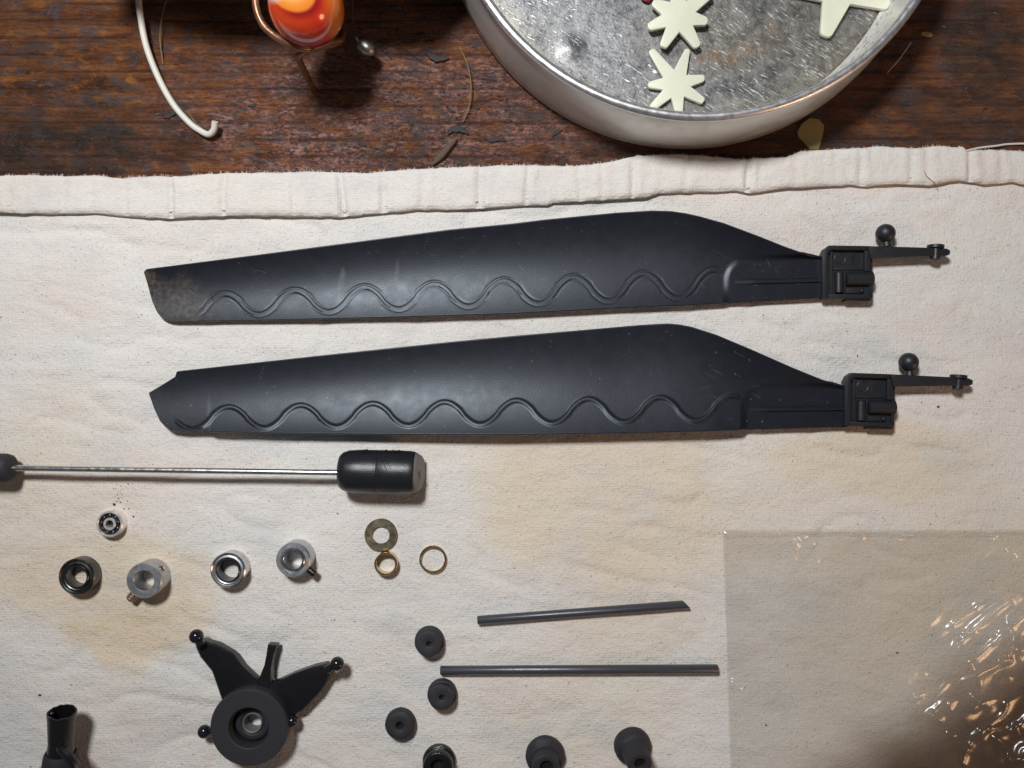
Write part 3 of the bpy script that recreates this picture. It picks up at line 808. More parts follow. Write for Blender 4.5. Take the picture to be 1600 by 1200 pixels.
# ------------------------------------------------------------------ bearings and collars
def ring(ri, ro, z0, z1, ch=1.0, seg=56):
    return rev([(ri, z0), (ro - ch, z0), (ro, z0 + ch), (ro, z1 - ch), (ro - ch, z1), (ri + ch * .6, z1), (ri, z1 - ch * .6)], seg)

def stand(name, cx, cy, h, label, cat, group=None):
    o = A(cx, cy, h); o[2] = -1.6
    return thing(name, o, label, cat, group), o

BG = "small bearings and collars on the cloth"
def bearing(cx, cy, ro, rh, h, mats, label, balls=0):
    k = (D - h) / D; ro *= k; rh *= k
    t, o = stand("ball_bearing", cx, cy, h, label, "bearing", BG)
    w = (ro - rh)
    mk("outer_race", place(ring(ro - w * .26, ro, 0, h, 1.6), o), mats[0], t, None, 30)
    mk("inner_race", place(ring(rh, rh + w * .24, 0, h - .3, 0.8), o), mats[2], t, None, 30)
    if balls:
        mk("cage", place(ring(rh + w * .24, ro - w * .26, 1, h - 4.5, .4), o), mats[1], t)
        for i in range(balls):
            a = i * 2 * math.pi / balls + .2; r = (rh + w * .24 + ro - w * .26) / 2
            mk("bearing_ball", ball(o + np.array([r * math.cos(a), r * math.sin(a), h - 4]), w * .2, 12, 8), M["dark_steel"], t)
    else:
        i0, i1 = rh + w * .24 + .4, ro - w * .26
        mk("shield", place(rev([(i0, 2), (i1, 2), (i1, h - 1.6), (i1 - w * .10, h - 2.6), (i0 + w * .12, h - 1.9), (i0, h - 2.6)], 56), o), mats[1], t, None, 20)
    return t
bearing(169.6, 819.5, 21, 6.2, 17, (M["race_white"], M["hole"], M["race_white"]), "smallest bearing, bright silver with open dark balls, above the row", 9)
bearing(118.3, 902, 28.6, 15.6, 23, (M["dark_steel"], M["dark_steel"], M["dark_steel"]), "dark oily bearing at the left end of the row on the yellow stain")
bearing(355, 892, 27.6, 16.6, 26, (M["chrome"], M["alu"], M["dark_steel"]), "shiny chrome bearing without a screw, between the two collars")

mk("bore", place(solid_rev([(5.9, 0), (5.9, 6)], 20), A(169.6, 819.5, 17) * np.array([1, 1, 0])), M["hole"], bpy.data.objects["ball_bearing"])  # dark plug, stands in for the shade down the bearing's hole

def collar(cx, cy, ro, rh, h, mat, screw, label, sleeve=False, side_hole=None):
    k = (D - h) / D; ro *= k; rh *= k
    t, o = stand("shaft_collar", cx, cy, h, label, "shaft collar", BG)
    if sleeve:
        mk("collar_body", place(ring(rh + 4, ro, 0, h - 1.2, 2.2), o), mat, t, None, 30)
        mk("sleeve", place(ring(rh, rh + 3.9, 0, h, 1.0), o), M["chrome"], t, None, 30)
    else:
        mk("collar_body", place(ring(rh, ro, 0, h, 1.6), o), mat, t, None, 30)
    ang, r0, r1, rs, zs, sm_ = screw
    d = np.array([math.cos(ang), math.sin(ang), 0.12]); d /= np.linalg.norm(d)
    c0 = o + np.array([0, 0, zs])
    pts, rr = [], []
    n = 22
    for i in range(n):
        q = r0 + (r1 - r0) * i / (n - 1); pts.append(c0 + d * q); rr.append(rs * (1.0 if i % 3 else 0.84) if i < n - 2 else rs * (0.9 if i == n - 2 else 0.72))
    sc = mk("set_screw", tube(pts, rr, 16), sm_, t, None, 30)
    mk("socket", place(solid_rev([(rs * .5, 0), (rs * .42, 0.5)], 6), c0 + d * (r1 + .05), axis_rot(d)), M["hole"], sc)
    if side_hole is not None:
        d2 = np.array([math.cos(side_hole), math.sin(side_hole), 0]); c1 = o + np.array([0, 0, h * .62]) + d2 * (ro - 3)
        mk("screw_hole", place(rev([(3.2, 0), (5.2, 0), (5.4, 3.4), (4.2, 3.9), (3.6, 2.2)], 20), c1, axis_rot(d2)), M["screw"], t)
        mk("hole_bore", place(solid_rev([(4.2, 0), (4.0, 3.35)], 16), c1, axis_rot(d2)), M["hole"], t)
    return t
collar(224, 908, 27.8, 15.6, 34, M["alu"], (math.radians(228), 20, 47, 8.0, 8.5, M["screw"]), "silver collar with a brown screw at its lower left, beside the dark bearing", False, math.radians(36))
collar(457, 876, 27.2, 14.4, 33, M["alu"], (math.radians(-38), 20, 40, 6.2, 17, M["dark_screw"]), "silver collar with a black screw at its lower right, last in the row", True)

# ------------------------------------------------------------------ brass rings
def brass(name, cx, cy, ri, ro, h, mat, label, cat, ch=0.8):
    o = A(cx, cy, h); o[2] = -1.4; k = (D - h) / D
    return tag(mk(name, place(ring(ri * k, ro * k, 0, h, ch), o), mat, None, o, 30), label, cat, "brass rings on the cloth")
brass("brass_washer", 594.6, 836.6, 13.6, 25.6, 6, M["brass_dark"], "flat tarnished brass washer with a broad rim, touching the small bushing", "washer")
brass("brass_bushing", 602.3, 882.3, 14.6, 18.2, 17, M["brass"], "short brass tube bushing standing under the flat washer", "bushing", 0.6)
brass("brass_ring", 676.2, 874.8, 18.2, 21.6, 7, M["brass"], "thin shiny brass ring lying apart beside the washer", "ring", 0.6)

# ------------------------------------------------------------------ rubber bushings
RG = "black rubber bushings on the cloth"
def rubber(cx, cy, prof, h, label, tilt=(0, 0, 1), hole=3.9, hd=8, mat="rubber", dents=0.0):
    """prof: outer (r, z); the top face carries a hole"""
    o = A(cx, cy, h); o[2] = -1.6
    t = thing("rubber_bushing", o, label, "bushing", RG)
    zt = prof[-1][1]; rt = prof[-1][0]
    full = list(prof) + [(rt - 1.2, zt + .6), (hole + 3, zt + .2), (hole, zt - 1.2), (hole * .9, zt - hd)]
    v, f = solid_rev(full, 44)
    if dents:
        r = np.hypot(v[:, 0], v[:, 1]); a = np.arctan2(v[:, 1], v[:, 0])
        v[:, :2] *= (1 + dents * (vnoise(a * 6 + 20, v[:, 2], 2.0, 19) - .5))[:, None]
    Rm = axis_rot(np.array(tilt, float) / np.linalg.norm(tilt))
    mk("bushing_body", place((v, f), o, Rm), M[mat], t, None, 35)
    mk("bore", place(solid_rev([(hole * .95, zt - hd - .2), (hole * .9, zt - hd + .3)], 16), o, Rm), M["hole"], t)
    return t
st = [(20, 0), (22.2, 1.2), (22.8, 4), (22.8, 11), (22, 13.2), (19.5, 14), (19.6, 15), (19.4, 25)]
rubber(668.5, 1008, st, 25, "rubber bushing with a small dimple, just above the left end of the longer rod", (0.05, 0.04, 1))
rubber(689, 1091.5, st, 25, "rubber bushing with a small dimple, just under the left end of the longer rod", (0.02, 0.02, 1))
rubber(624, 1135.5, [(20, 0), (22.5, 1.5), (23.5, 5), (23.5, 13), (22.5, 16), (20, 18.5), (18.5, 19)], 19, "rubber bushing with a wide dished hole, left of the others", (0, 0, 1), 6.0, 9, dents=0.03)
rubber(684, 1200, [(22, 0), (25, 2), (26, 7), (25, 10), (20, 12), (20, 18), (23.5, 20), (24, 25), (22, 29)], 29, "shiny rubber bushing with a white glint, cut off by the bottom edge", (0, 0, 1), 12.0, 14, "black")
rubber(853, 1196, [(26, 0), (29.5, 2), (30.5, 6), (30, 14), (27, 17), (22, 18), (20.5, 19.5), (20.5, 42), (19.5, 44)], 40, "stepped rubber bushing seen end on, at the bottom edge between two others", (0.01, -0.05, 1), 10, 10, dents=0.03)
rubber(990, 1172, [(24, 0), (28, 1.5), (29, 6), (28.6, 14), (26, 19), (21, 21.5), (20, 23), (19, 52), (18, 55)], 24, "stepped rubber bushing leaning with its narrow neck toward the bottom, by the bag", (0.10, -0.16, 1), 9, 8)

# ------------------------------------------------------------------ swashplate
ZA = 22
sw = thing("swashplate", A(388, 1138, 0), "black swashplate with two broad arms, a slim finger and four ball ends", "swashplate")
def bodyprism(poly, z0, z1, b=2.5): return prism(poly, z0, z1, b, 3)
mk("broad_arm", bodyprism([(346, 1096), (330, 1050), (312, 1028), (304, 1011), (309, 1003.5), (320, 1002.5), (340, 1008), (364, 1022), (377, 1040), (402, 1064), (420, 1090), (380, 1120)], 9, 25, 5.5), M["black"], sw, None, 35)
mk("broad_arm", bodyprism([(402, 1090), (424, 1069), (460, 1052.5), (490, 1042), (509, 1038), (516, 1042), (517, 1056), (501, 1082), (473, 1112), (452, 1122), (420, 1122)], 9, 25, 5.5), M["black"], sw, None, 35)
mk("slim_finger", bodyprism([(398, 1076), (406, 1056), (412.5, 1040), (416, 1022), (418, 1007.5), (433, 1008.5), (428, 1024), (424.5, 1042), (424, 1062), (430, 1080)], 8, 23, 2.5), M["black"], sw, None, 35)
def ballend(p, q, r, z):
    c, n = A(*p, z), A(*q, z)
    mk("ball_end", join(ball(c, r * (D - z) / D, 24, 16), tube([c + (n - c) * .3, n], [r * .55, r * .6], 12)), M["gloss"], sw, None, 60)
ballend((306.8, 994.3), (314, 1008), 11.0, 36)
ballend((526.8, 1037.2), (510, 1047), 11.0, 36)
ballend((456.5, 1126.5), (440, 1130), 9.5, 22)
ballend((319.2, 1143), (334, 1141), 10.3, 22)
o = A(388, 1138, 44); o[2] = 0; k = (D - 44) / D
R0 = 60.5 * k
mk("lower_ring", place(rev([(22, 0), (48, 0), (50, 2), (50, 18), (48, 20), (22, 20)], 64), o), M["black"], sw, None, 30)
mk("upper_ring", place(rev([(30.5, 20.5), (R0 - 4, 20.5), (R0 - 1, 22), (R0, 25), (R0, 41), (R0 - 2.2, 44), (32, 44), (30.5, 43), (28.5, 36), (28, 30)], 72), o), M["rubber"], sw, None, 30)
hb = mk("hub", place(rev([(15.0, 0.5), (27.5, 0.5), (27.5, 22), (25, 24.5), (20, 25.5), (17, 23), (15.2, 22)], 48), o), M["rubber"], sw, None, 30)
mk("bush_sleeve", place(rev([(13.4, 1), (15.2, 1), (15.2, 25), (14.6, 26), (13.4, 25)], 40), o), M["barrel_end"], sw)

# ------------------------------------------------------------------ black tube at the bottom left
tb = thing("black_tube", A(98, 1260, 0), "torn black tube pointing up at the bottom left corner", "tube")
a, b = A(97, 1114, 58), A(92, 1290, 22)
ax = (a - b) / np.linalg.norm(a - b); Lb = np.linalg.norm(a - b)
R = axis_rot(ax)
v, f = rev([(17.2, 40), (17.0, Lb - 1.5), (17.5, Lb + 2), (19.6, Lb + 1.5), (19.3, Lb - 4), (18.7, Lb - 12), (18.6, Lb - 50), (19.6, Lb - 58), (20, 40)], 44)
a_ = np.arctan2(v[:, 1], v[:, 0]); lip = v[:, 2] > Lb - 6
v[lip, 2] += 2.4 * (vnoise(a_[lip] * 5 + 30, a_[lip] * 0, 1.2, 23) - .5)
v[:, 0] *= 1 + 0.05 * np.sin(v[:, 2] / 13)
mk("tube_wall", place((v, f), b, R), M["black"], tb, None, 40)
v, f = rev([(18, 0), (24, 0), (25, 6), (24.5, Lb - 86), (22.5, Lb - 70), (19.6, Lb - 64)], 40)
v[:, 0] *= 1.05
mk("tube_socket", place((v, f), b, R), M["rubber"], tb, None, 40)
mk("fold", tube(smooth_path([A(90, 1168, 66), A(104, 1178, 72), A(118, 1200, 70), A(124, 1240, 60)], 16), [3, 5, 6, 7, 7, 7, 7, 7, 7, 7, 7, 7, 7, 7, 7, 6], 10), M["black"], tb)
mk("lip_tear", ball(A(80, 1115, 57), 4.0, 12, 8, (1.2, .8, .8)), M["black"], tb)

# ------------------------------------------------------------------ tin
C = np.array([1069 - 800, 600 + 142, WOODZ])
tin = thing("round_tin", C, "shallow round tin with a bright rolled rim standing on the bench", "tin")
Z0 = WOODZ
ZR = 118.0
Rb, Rt = 375.0, 366.0
def tl(g): return place(g, (C[0], C[1], 0))
wall = [(Rb - 14, Z0 + 0.3), (Rb - 4, Z0 + 2), (Rb, Z0 + 7), (Rb - .5, Z0 + 30), (Rt + 1.5, ZR - 14), (Rt - .5, ZR - 8), (Rt - 4, ZR - 8), (Rt - 5, ZR - 14), (Rb - 9, Z0 + 44), (Rb - 13, Z0 + 28), (Rb - 20, Z0 + 17), (Rb - 29, Z0 + 12.5), (Rb - 31, Z0 + 11), (Rb - 31, Z0 + 8)]
mk("side_wall", tl(rev(wall, 220)), M["tin_wall"], tin, None, 40)
rim = [(Rt - 3.5 + 7.0 * math.cos(a), ZR - 5 + 7.0 * math.sin(a)) for a in np.linspace(0, 2 * math.pi, 17)[:-1]]
mk("rolled_rim", tl(rev(rim, 240)), M["tin_rim"], tin, None, None)
# floor with a pushed-in dimple
nr, na = 110, 240
rr = np.linspace(1, Rb - 30, nr); aa = np.linspace(0, 2 * math.pi, na, endpoint=False)
RR, AA = np.meshgrid(rr, aa, indexing="ij")
fx, fy = C[0] + RR * np.cos(AA), C[1] + RR * np.sin(AA)
k0 = A(891, 74, 4)
dz = np.hypot(fx - k0[0], fy - k0[1])
fz = Z0 + 9.0 + 3.0 * (fbm(fx, fy, 160, 141, 3) - .5) + 5.5 * np.exp(-(dz / 17) ** 2) - 4.0 * np.exp(-((dz - 2) / 60) ** 2)
fz -= 2 * sstep(Rb - 36, Rb - 31, RR)
px_, py_ = 800 + fx, 600 - fy
rust = np.maximum.reduce([ell(px_, py_, 1125, 92, 34, 13, .6, 142), ell(px_, py_, 1205, 60, 22, 22, .7, 143), ell(px_, py_, 1158, 78, 22, 12, .6, 144), sstep(Rb - 44, Rb - 36, RR) * .9])
film = np.maximum(sstep(Rb - 95, Rb - 40, RR) * fbm(px_, py_, 60, 145), 0.5 * ell(px_, py_, 1180, 60, 130, 60, .7, 146))
v = np.stack([fx, fy, fz], -1).reshape(-1, 3)
idx = (np.arange(nr - 1)[:, None] * na + np.arange(na)[None, :]); nxt = (np.arange(nr - 1)[:, None] * na + (np.arange(na)[None, :] + 1) % na)
q = np.stack([idx, idx + na, nxt + na, nxt], -1).reshape(-1, 4)
mk("tin_floor", (v, q), M["tin_floor"], tin, None, None, {"rust": rust.ravel(), "film": film.ravel()})
ZT = Z0 + 13.0

# ------------------------------------------------------------------ plastic stars in the tin
SG = "cream plastic stars in the tin"
def star(center, tips, wt_, wb, valley, z, th, label, bz=0.0):
    cx, cy = center
    arms = sorted([(math.atan2(y - cy, x - cx), math.hypot(x - cx, y - cy), (w if w else wt_)) for x, y, *w_ in tips for w in [w_[0] if w_ else None]])
    poly = []; n = len(arms)
    for i, (a, L, w) in enumerate(arms):
        d = np.array([math.cos(a), math.sin(a)]); p = np.array([-d[1], d[0]])
        for s_, q_ in ((-1, -.9), (-.8, -.3), (-.35, 0), (.35, 0), (.8, -.3), (1, -.9)):
            poly.append(tuple(np.array([cx, cy]) + d * (L + q_ * w * .7) + p * w * s_))
        a2, L2, _ = arms[(i + 1) % n]
        da = (a2 - a) % (2 * math.pi)
        m = a + da / 2; rv = min(valley * (0.62 / max(0.3, math.sin(min(da, math.pi) / 2))) , valley * 1.35)
        poly.append((cx + rv * math.cos(m), cy + rv * math.sin(m)))
    g = prism([(x, y) for x, y in poly], z, z + th, 1.6, 2)
    return tag(mk("plastic_star", g, M["star"], None, None, 40), label, "star", SG)
star((1061, 24), [(1020, 2), (1013, 42), (1036, 73), (1091, 73), (1106, 33), (1112, -12), (1058, -28)], 6.8, 14, 20, ZT + 7, 6.5, "upper small cream star with stubby blunt points, raised above its reflection")
star((1057, 131), [(1017, 77), (1075, 76, 4.5), (1101, 121), (1100, 158), (1062, 182), (1018, 169), (1013, 132)], 5.6, 13, 17, ZT, 6.0, "lower small cream star with two long upper points, against the tin rim")
star((1316, -22), [(1290, 56, 10), (1390, 8, 9), (1374, -82, 9), (1280, -98, 9), (1236, -16, 9)], 9, 18, 34, ZT, 7, "largest cream star, five points, cut off by the top edge")
tag(mk("red_ring", place(rev([(9 + 2.6 * math.cos(a), 2.6 + 2.6 * math.sin(a)) for a in np.linspace(0, 6.28, 9)[:-1]], 28), A(1011, -7, ZT) ), M["red"]), "dark red plastic ring peeking in at the top edge inside the tin", "ring")

# ------------------------------------------------------------------ marble figure with copper wire
MZ = 150.0
mc = A(479, 12, MZ); mr = 58.5 * (D - MZ) / D
fg = thing("wire_figure", A(505, 30, WOODZ), "wire figure with a red and orange glass marble held in brown copper", "figurine")
pr = [(max(1e-3, mr * math.sin(t)), -mr * math.cos(t)) for t in np.linspace(0.01, math.pi - .01, 120)]
v, f = solid_rev(pr, 160)
vw = np.array([0, 0, D]) - mc; vw /= np.linalg.norm(vw)
vx = np.cross([0, 1.0, 0], vw); vx /= np.linalg.norm(vx); vy = np.cross(vw, vx)
a = v @ vx / mr; b = -(v @ vy) / mr
n = fbm(a * 100, b * 100, 45, 151, 4) - .5
def lerp(c0, c1, t): return c0 * (1 - t[:, None]) + np.array(c1)[None, :] * t[:, None]
colr = np.tile(np.array([0.62, 0.055, 0.008]), (len(v), 1))
colr = lerp(colr, (0.75, 0.20, 0.015), sstep(0.25, 0.95, a + .3 * n))
colr = lerp(colr, (0.66, 0.03, 0.01), sstep(0.35, 0.0, np.abs(a - .25 - .35 * b * b + n * .2) ) * sstep(-.6, .3, b))
colr = lerp(colr, (0.28, 0.004, 0.015), sstep(0.45, .95, b + .25 * n - .1 * a))
blob = np.sqrt(((a + .33 - .18 * b) / .64) ** 2 + ((b + .40) / .56) ** 2) + .1 * n
colr = lerp(colr, (0.30, 0.006, 0.012), (1 - sstep(1.0, 1.42, blob)) * sstep(-.5, .3, a + .5))
colr = lerp(colr, (0.82, 0.25, 0.03), 1 - sstep(.86, 1.02, blob))
colr = lerp(colr, (0.82, 0.43, 0.12), (1 - sstep(.3, .8, blob)) * sstep(.3, -.6, a))
colr = lerp(colr, (0.62, 0.64, 0.62), (1 - sstep(.25, .52, np.hypot(a + .90, b + .46))))
mk("marble", (v + mc, f), M["marble"], fg, None, None, {"col": np.hstack([colr, np.ones((len(v), 1))])})
w1 = smooth_path([A(408, -60, 150), A(400, -15, 152), A(401, 14, 152), A(412, 40, 150), A(432, 58, 146), A(455, 70, 138), A(478, 76, 128), A(505, 72, 112), A(530, 64, 92), A(536, 50, 80)], 70)
mk("copper_wire", tube(w1, 5.2, 12), M["copper"], fg)
w2 = smooth_path([A(530, 62, 104), A(508, 67, 118), A(488, 76, 124), A(474, 82, 118), A(467, 90, 104), A(472, 104, 74), A(481, 122, 36), A(490, 139, -4)], 60)
mk("wire_leg", tube(w2, 5.0, 12), M["copper"], fg)
mk("bead_foot", join(place(ball((0, 0, 0), 13.0, 28, 18, (1.16, .85, .9)), A(572, 75, 30), np.array(Matrix.Rotation(math.radians(-33), 3, 'Z'))),
                     tube(smooth_path([A(565, 70, 32), A(559, 63, 34), A(556, 57, 38)], 8), [3.5, 3, 2.4, 2, 1.8, 1.7, 1.6, 1.6], 8)), M["bead"], fg)
mk("bead_stem", tube(smooth_path([A(557, 59, 37), A(553, 40, 60), A(548, -30, 140)], 20), 0.9, 8), M["block_and_stem"], fg)
bm = bmesh.new()  # unseen block, added and shaped only to cast the shadow along the top
for x, y, z in ((190, -10, 190), (300, 14, 200), (440, 20, 200), (548, 37, 178), (648, 39, 176), (724, -16, 120), (738, -60, 90), (200, -330, 240), (690, -330, 240),
                (200, -30, WOODZ), (600, -20, WOODZ), (705, -60, WOODZ), (705, -320, WOODZ), (200, -320, WOODZ)):
    bm.verts.new((x - 800, 600 - y, z))
bmesh.ops.convex_hull(bm, input=bm.verts[:])
bmesh.ops.bevel(bm, geom=bm.edges[:], offset=6, segments=2, affect="EDGES")
bm.verts.index_update()
hv = np.array([q_.co[:] for q_ in bm.verts]); hf = [tuple(q_.index for q_ in f_.verts) for f_ in bm.faces]; bm.free()
mk("unseen_shadow_block", (hv, hf), M["block_and_stem"], fg, None, 30)

# ------------------------------------------------------------------ white wire and odd scraps on the bench
wp = smooth_path([A(214, -70, 16), A(216, -10, 16), A(219, 22, 14), A(228, 70, 12), A(246, 118, 8), A(270, 162, 4), A(296, 192, 0), A(314, 205, 0), A(326, 210, 3), A(334, 203, 8), A(336, 190, 14)], 90)
tag(mk("white_wire", tube(wp, [4.9] * 90, 14), M["wire"]), "white coated wire curving down the bench to a small hook", "wire")
def fibre(pts, r, label, mat="straw"):
    p = smooth_path([A(*q_) for q_ in pts], 40)
    return tag(mk("loose_fibre", tube(p, [r * 0.72 * (0.8 + .4 * random.random()) for _ in p], 6), M[mat]), label, "fibre", "loose fibres on the bench")
fibre([(263, -10, 6), (254, 22, 4), (250, 60, 2), (255, 100, -5)], 1.5, "short golden fibre beside the upper stretch of the white wire")
fibre([(292, 172, -4), (306, 192, -1), (318, 204, -3)], 1.1, "tiny golden fibre lying under the white wire's hook")
fibre([(718, 74, -4), (730, 100, 2), (736, 132, 4), (733, 165, 2), (724, 190, -4)], 1.4, "long golden fibre bowed beside the tin's left flank")
fibre([(1386, 114, -4), (1404, 94, 0), (1424, 66, -4)], 0.9, "straight pale bristle lying right of the tin", "thread")
fibre([(626, 74, -4), (668, 100, -3), (730, 118, -4), (776, 126, -4)], 0.6, "thin dark strand crossing the bench toward the tin", "crumb")
fl = prism([(1246, 206), (1253, 193), (1266, 184), (1280, 186), (1288, 196), (1286, 210), (1282, 226), (1279, 233), (1266, 233), (1258, 224), (1248, 214)], WOODZ - .5, WOODZ + 2.5, .8)
tag(mk("paint_flake", fl, M["flake"]), "ochre paint flake on the bench by the tin's lower right", "paint flake")
fl = prism([(1440, 50), (1447, 49), (1456, 52), (1457, 57), (1449, 57), (1441, 54)], WOODZ - .5, WOODZ + 2, .5)
tag(mk("paint_chip", fl, M["flake"]), "tiny cream chip on the bench right of the tin rim", "paint chip")
sv = tube(smooth_path([A(676, 257, -3), A(690, 243, -2), A(702, 229, -1), A(714, 216, -2)], 14), [2, 3, 4, 5, 5.4, 5.6, 5, 5.4, 4.8, 4, 4.2, 3.6, 3, 1.5], 8)
tag(mk("wood_sliver", sv, M["sliver"]), "grey brown wood sliver pointing at the hem left of the tin", "wood sliver")
def scrap(cx, cy, pts, r, label):
    p = smooth_path([(cx + .85 * x, cy + .6 * y, 0) for x, y, z in pts], 13)
    T_ = np.gradient(p[:, :2], axis=0); T_ /= np.linalg.norm(T_, axis=1)[:, None]; N_ = np.stack([-T_[:, 1], T_[:, 0]], 1)
    w = 0.85 * r * np.sin(np.linspace(.25, math.pi - .25, 13))
    up_ = p[:, :2] + N_ * (w * (0.7 + .5 * RNG.random(13)))[:, None]; dn_ = p[:, :2] - N_ * (w * (0.7 + .5 * RNG.random(13)))[:, None]
    v, f = prism([tuple(q_) for q_ in np.vstack([up_, dn_[::-1]])], WOODZ - .6, WOODZ + r * .55, .9, 1)
    v = v + np.array([0, 0, 1.0]) * ((v[:, 2] > WOODZ) * r * .5 * (vnoise(v[:, 0] + 900, v[:, 1] + 900, 5, 71) - .5))[:, None]
    return tag(mk("dark_scrap", (v, f), M["scrap"], None, None, 25), label, "scrap", "dark scraps littering the bench")
scrap(716, 206, [(-19, 7, 0), (-12, -5, 2), (0, -7, 3), (11, -3, 2), (19, 6, 0)], 6, "curled dark scrap at the head of the wood sliver")
scrap(690, 88, [(-26, -18, 0), (-20, -2, 1), (-6, 6, 1), (14, 4, 0)], 7, "largest dark scrap, high on the bench left of the tin")
scrap(565, 225, [(-9, -5, 0), (0, 0, 2), (9, 5, 0)], 4.2, "seed-shaped dark scrap near the hem below the marble's shadow")
scrap(775, 218, [(-22, -3, 0), (-8, 1, 2), (4, -2, 2), (18, 4, 0)], 5, "knobbly dark scrap near the hem left of the tin's base")
scrap(642, 192, [(-4, -6, 0), (0, 0, 1), (3, 6, 0)], 4, "small upright dark scrap in the middle of the littered patch")
scrap(745, 168, [(-5, -2, 0), (0, 0, 1), (5, 3, 0)], 3.5, "small dark scrap right of the bowed golden fibre")
scrap(872, 208, [(-10, 8, 0), (-2, -3, 2), (9, -9, 0)], 4, "slanting dark scrap tucked by the tin's shadow")
scrap(478, 234, [(-3, -6, 0), (0, 0, 1), (3, 7, 0)], 3, "small dark scrap left of the marble's shadow, near the hem")
scrap(268, 180, [(-16, 6, 0), (-4, 0, 2), (10, -8, 0)], 5, "dark scrap under the white wire's lower bend")
gs = []
for k in range(420):
    x = random.gauss(640, 150) if k % 3 else random.uniform(0, 1600); y = random.uniform(20, 262)
    if (x - 1069) ** 2 + (y + 142) ** 2 < 384 ** 2 or x < 0 or x > 1600: continue
    r = random.uniform(.6, 1.9) * (1.5 if random.random() < .1 else 1); an = random.uniform(-.5, .5)
    gs.append(place(ball((0, 0, 0), r, 7, 5, (random.uniform(1, 3.0), random.uniform(.6, 1), .6)), A(x, y, WOODZ + .4), np.array(Matrix.Rotation(an, 3, 'Z'))))
c = mk("bench_dust", join(*gs[::2]), M["crumb"]); c["kind"] = "stuff"; c["label"] = "dark crumbs littering the wooden bench"
c = mk("bench_grit", join(*gs[1::2]), M["sliver"]); c["kind"] = "stuff"; c["label"] = "pale grit littering the wooden bench"

# ------------------------------------------------------------------ clear plastic bag
bag = thing("plastic_bag", A(1450, 1080, 0), "clear crumpled plastic bag lying flat on the cloth's lower right", "plastic bag")
CREASE = [(1495, 987, 1555, 990, 5), (1513, 980, 1600, 923, 7), (1500, 1068, 1577, 1030, 9), (1497, 1053, 1557, 1000, 8), (1557, 1000, 1640, 930, 9), (1460, 1090, 1482, 1066, 6), (1577, 1035, 1577, 993, 6),
          (1556, 1062, 1580, 1055, 6), (1450, 1113, 1472, 1128, 7), (1503, 1195, 1514, 1163, 7), (1514, 1163, 1544, 1138, 8), (1544, 1138, 1575, 1134, 7), (1553, 1150, 1572, 1168, 7), (1572, 1168, 1578, 1190, 7), (1576, 1186, 1620, 1190, 8),
          (1440, 1045, 1446, 1055, 4), (1478, 1144, 1492, 1150, 5), (1585, 1130, 1590, 1150, 6), (1425, 1092, 1440, 1085, 4), (1590, 1030, 1600, 1010, 6), (1480, 1105, 1508, 1086, 5), (1520, 1110, 1530, 1090, 4),
          (1215, 832, 1240, 840, 9), (1225, 845, 1258, 834, 9), (1245, 850, 1240, 875, 2.0), (1275, 840, 1276, 880, 2.2), (1320, 848, 1350, 840, 2.2), (1330, 829, 1356, 830, 6), (1356, 831, 1410, 833, 4), (1400, 842, 1420, 830, 6), (1310, 850, 1350, 838, 4), (1240, 862, 1243, 874, 4), (1275, 850, 1276, 878, 4), (1540, 830, 1556, 836, 9), (1230, 855, 1248, 846, 7), (1548, 838, 1538, 832, 8), (1572, 862, 1590, 864, 7),
          (1141, 1064, 1156, 1077, 9), (1156, 1077, 1178, 1086, 4.0), (1334, 962, 1352, 956, 1.8), (1384, 968, 1392, 956, 2.0), (1300, 960, 1312, 953, 1.5), (1575, 865, 1585, 862, 3), (1422, 852, 1430, 860, 1.5), (1360, 925, 1366, 925, 1.5)]
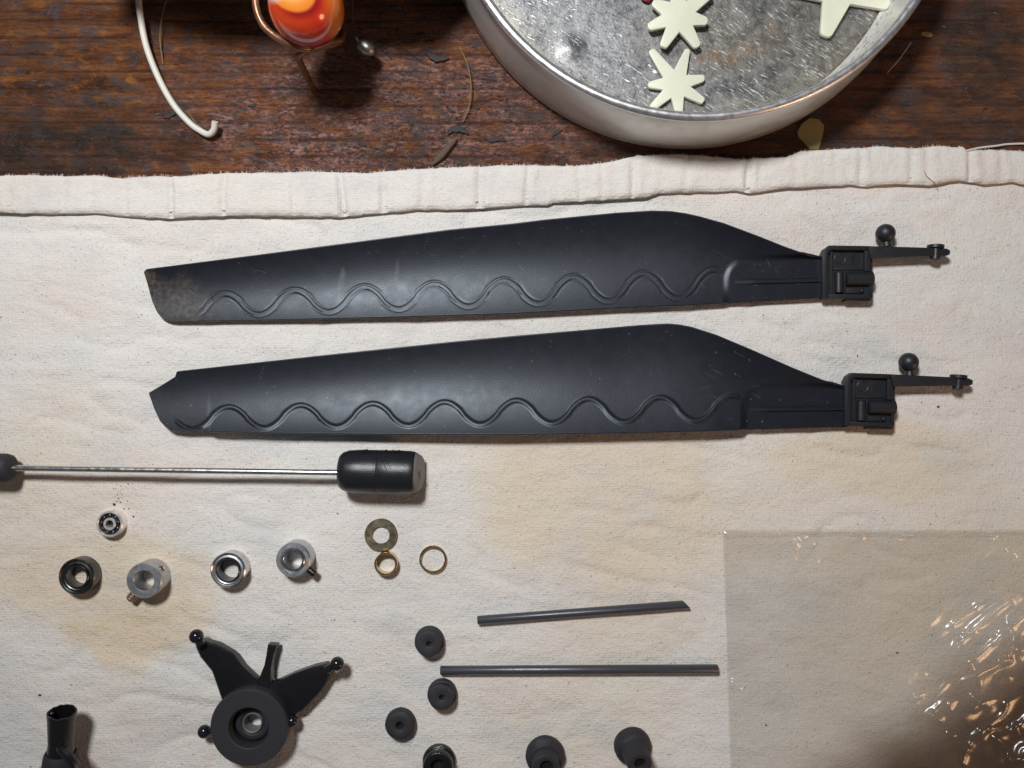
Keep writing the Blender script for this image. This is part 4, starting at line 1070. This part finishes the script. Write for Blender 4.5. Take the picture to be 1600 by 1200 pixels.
def bag_sheet(z0, seed, crease, ins):
    step = 2.5
    uu = np.arange(0, 700, step); ww = np.arange(0, 640, step)
    Ug, Wg = np.meshgrid(uu, ww)
    Xb = 1128 + ins + Ug + 0.033 * Wg + 1.2 * (vnoise(Wg, Ug * 0, 30, seed) - .5)
    Yb = 826 + ins + Wg + 0.002 * Ug + 1.6 * (vnoise(Ug, Wg * 0, 40, seed + 1) - .5)
    amt = sstep(1380, 1520, Xb + 0.6 * (Yb - 1040)) * sstep(880, 980, Yb)
    h = (1.5 + 9 * amt) * fbm(Xb, Yb, 170, seed + 2, 2) + (0.15 + 2.2 * amt) * (1 - np.abs(2 * fbm(Xb * .8 + Yb * .5, Yb * .8 - Xb * .5, 85, seed + 5, 1) - 1)) ** 2
    if crease:
        for (x0, y0, x1, y1, a_) in CREASE:
            L = math.hypot(x1 - x0, y1 - y0); wob = 3 * (vnoise(Xb, Yb, 14, int(x0)) - .5)
            u_ = ((Xb - x0) * (x1 - x0) + (Yb - y0) * (y1 - y0)) / L ** 2
            d_ = ((Xb - x0) * (y1 - y0) - (Yb - y0) * (x1 - x0)) / L + wob
            w_ = 3.0 + a_ * .38
            en = sstep(-.15, .1, u_) * (1 - sstep(.9, 1.15, u_))
            h = h + 0.62 * a_ * np.exp(-np.abs(d_ / w_) ** 1.5) * en
        # long diagonal folds and short crumples where the film is bunched
        pu = (Xb * .77 - Yb * .64); pv = (Xb * .64 + Yb * .77)
        band = np.exp(-((pv - 1790 - 30 * (vnoise(pu, pu * 0, 120, 431) - .5)) / 105) ** 2) * sstep(330, 470, pu) + 0.9 * sstep(1850, 1960, pv) * (1 - .5 * sstep(2050, 2200, pv))
        r1 = 1 - np.abs(2 * vnoise(pu * .35 + 20 * vnoise(pu, pv, 60, 433), pv, 26, 434) - 1)
        r2 = 1 - np.abs(2 * vnoise(pu + 14 * vnoise(pu, pv, 30, 436), pv, 34, 437) - 1)
        h = h + band * (10.0 * r1 ** 2.5 + 5.5 * r2 ** 4) * sstep(.22, .5, vnoise(pu, pv, 70, 438))
        h = h + 1.3 * sstep(.55, .9, fbm(Xb, Yb, 60, 441, 2)) + 1.6 * np.exp(-((Wg - 9) / 2.2) ** 2)
        h = h + 2.0 * np.exp(-((Wg - 8) / 3) ** 2) * sstep(.4, .6, vnoise(Ug, Wg * 0, 50, 201))
    edge = np.minimum(sstep(0, 10, Wg), sstep(0, 10, Ug))
    Zb = z0 + h * (0.25 + .75 * edge)
    k = (D - Zb) / D
    v = np.stack([(Xb - 800) * k, (600 - Yb) * k, Zb], -1).reshape(-1, 3)
    corner_tint = sstep(1400, 1740, Xb * 1.0 + (Yb - 1040) * 1.15 + 150 * (fbm(Xb, Yb, 120, 401, 3) - .5)) * sstep(900, 1120, Yb + 90 * (fbm(Xb, Yb, 110, 405, 2) - .5))
    CORNER_TINT[0] = corner_tint.ravel()
    return v, grid_faces(len(ww), len(uu))
CORNER_TINT = [None]
g_ = bag_sheet(5.0, 161, True, 0)
mk("front_sheet", g_, M["bag"], bag, None, None, {"corner_tint": CORNER_TINT[0]})
g_ = bag_sheet(2.2, 181, False, 2.5)
mk("back_sheet", g_, M["bag"], bag, None, None, {"corner_tint": CORNER_TINT[0] * 0.5})

# welded seam just inside the top edge of the bag
x_ = np.arange(1131, 1800, 4.0); V = []
for x in x_:
    y = 833.5 + 0.9 * math.sin(x * .09) + 1.2 * math.sin(x * .023)
    for o, h in ((-2.4, 6.6), (-1.2, 8.3), (1.2, 8.3), (2.4, 6.6)): V.append(A(x, y + o, h + .5 * math.sin(x * .21)))
mk("welded_seam", (np.array(V), grid_faces(len(x_), 4)[:, ::-1].copy()), M["bag"], bag)
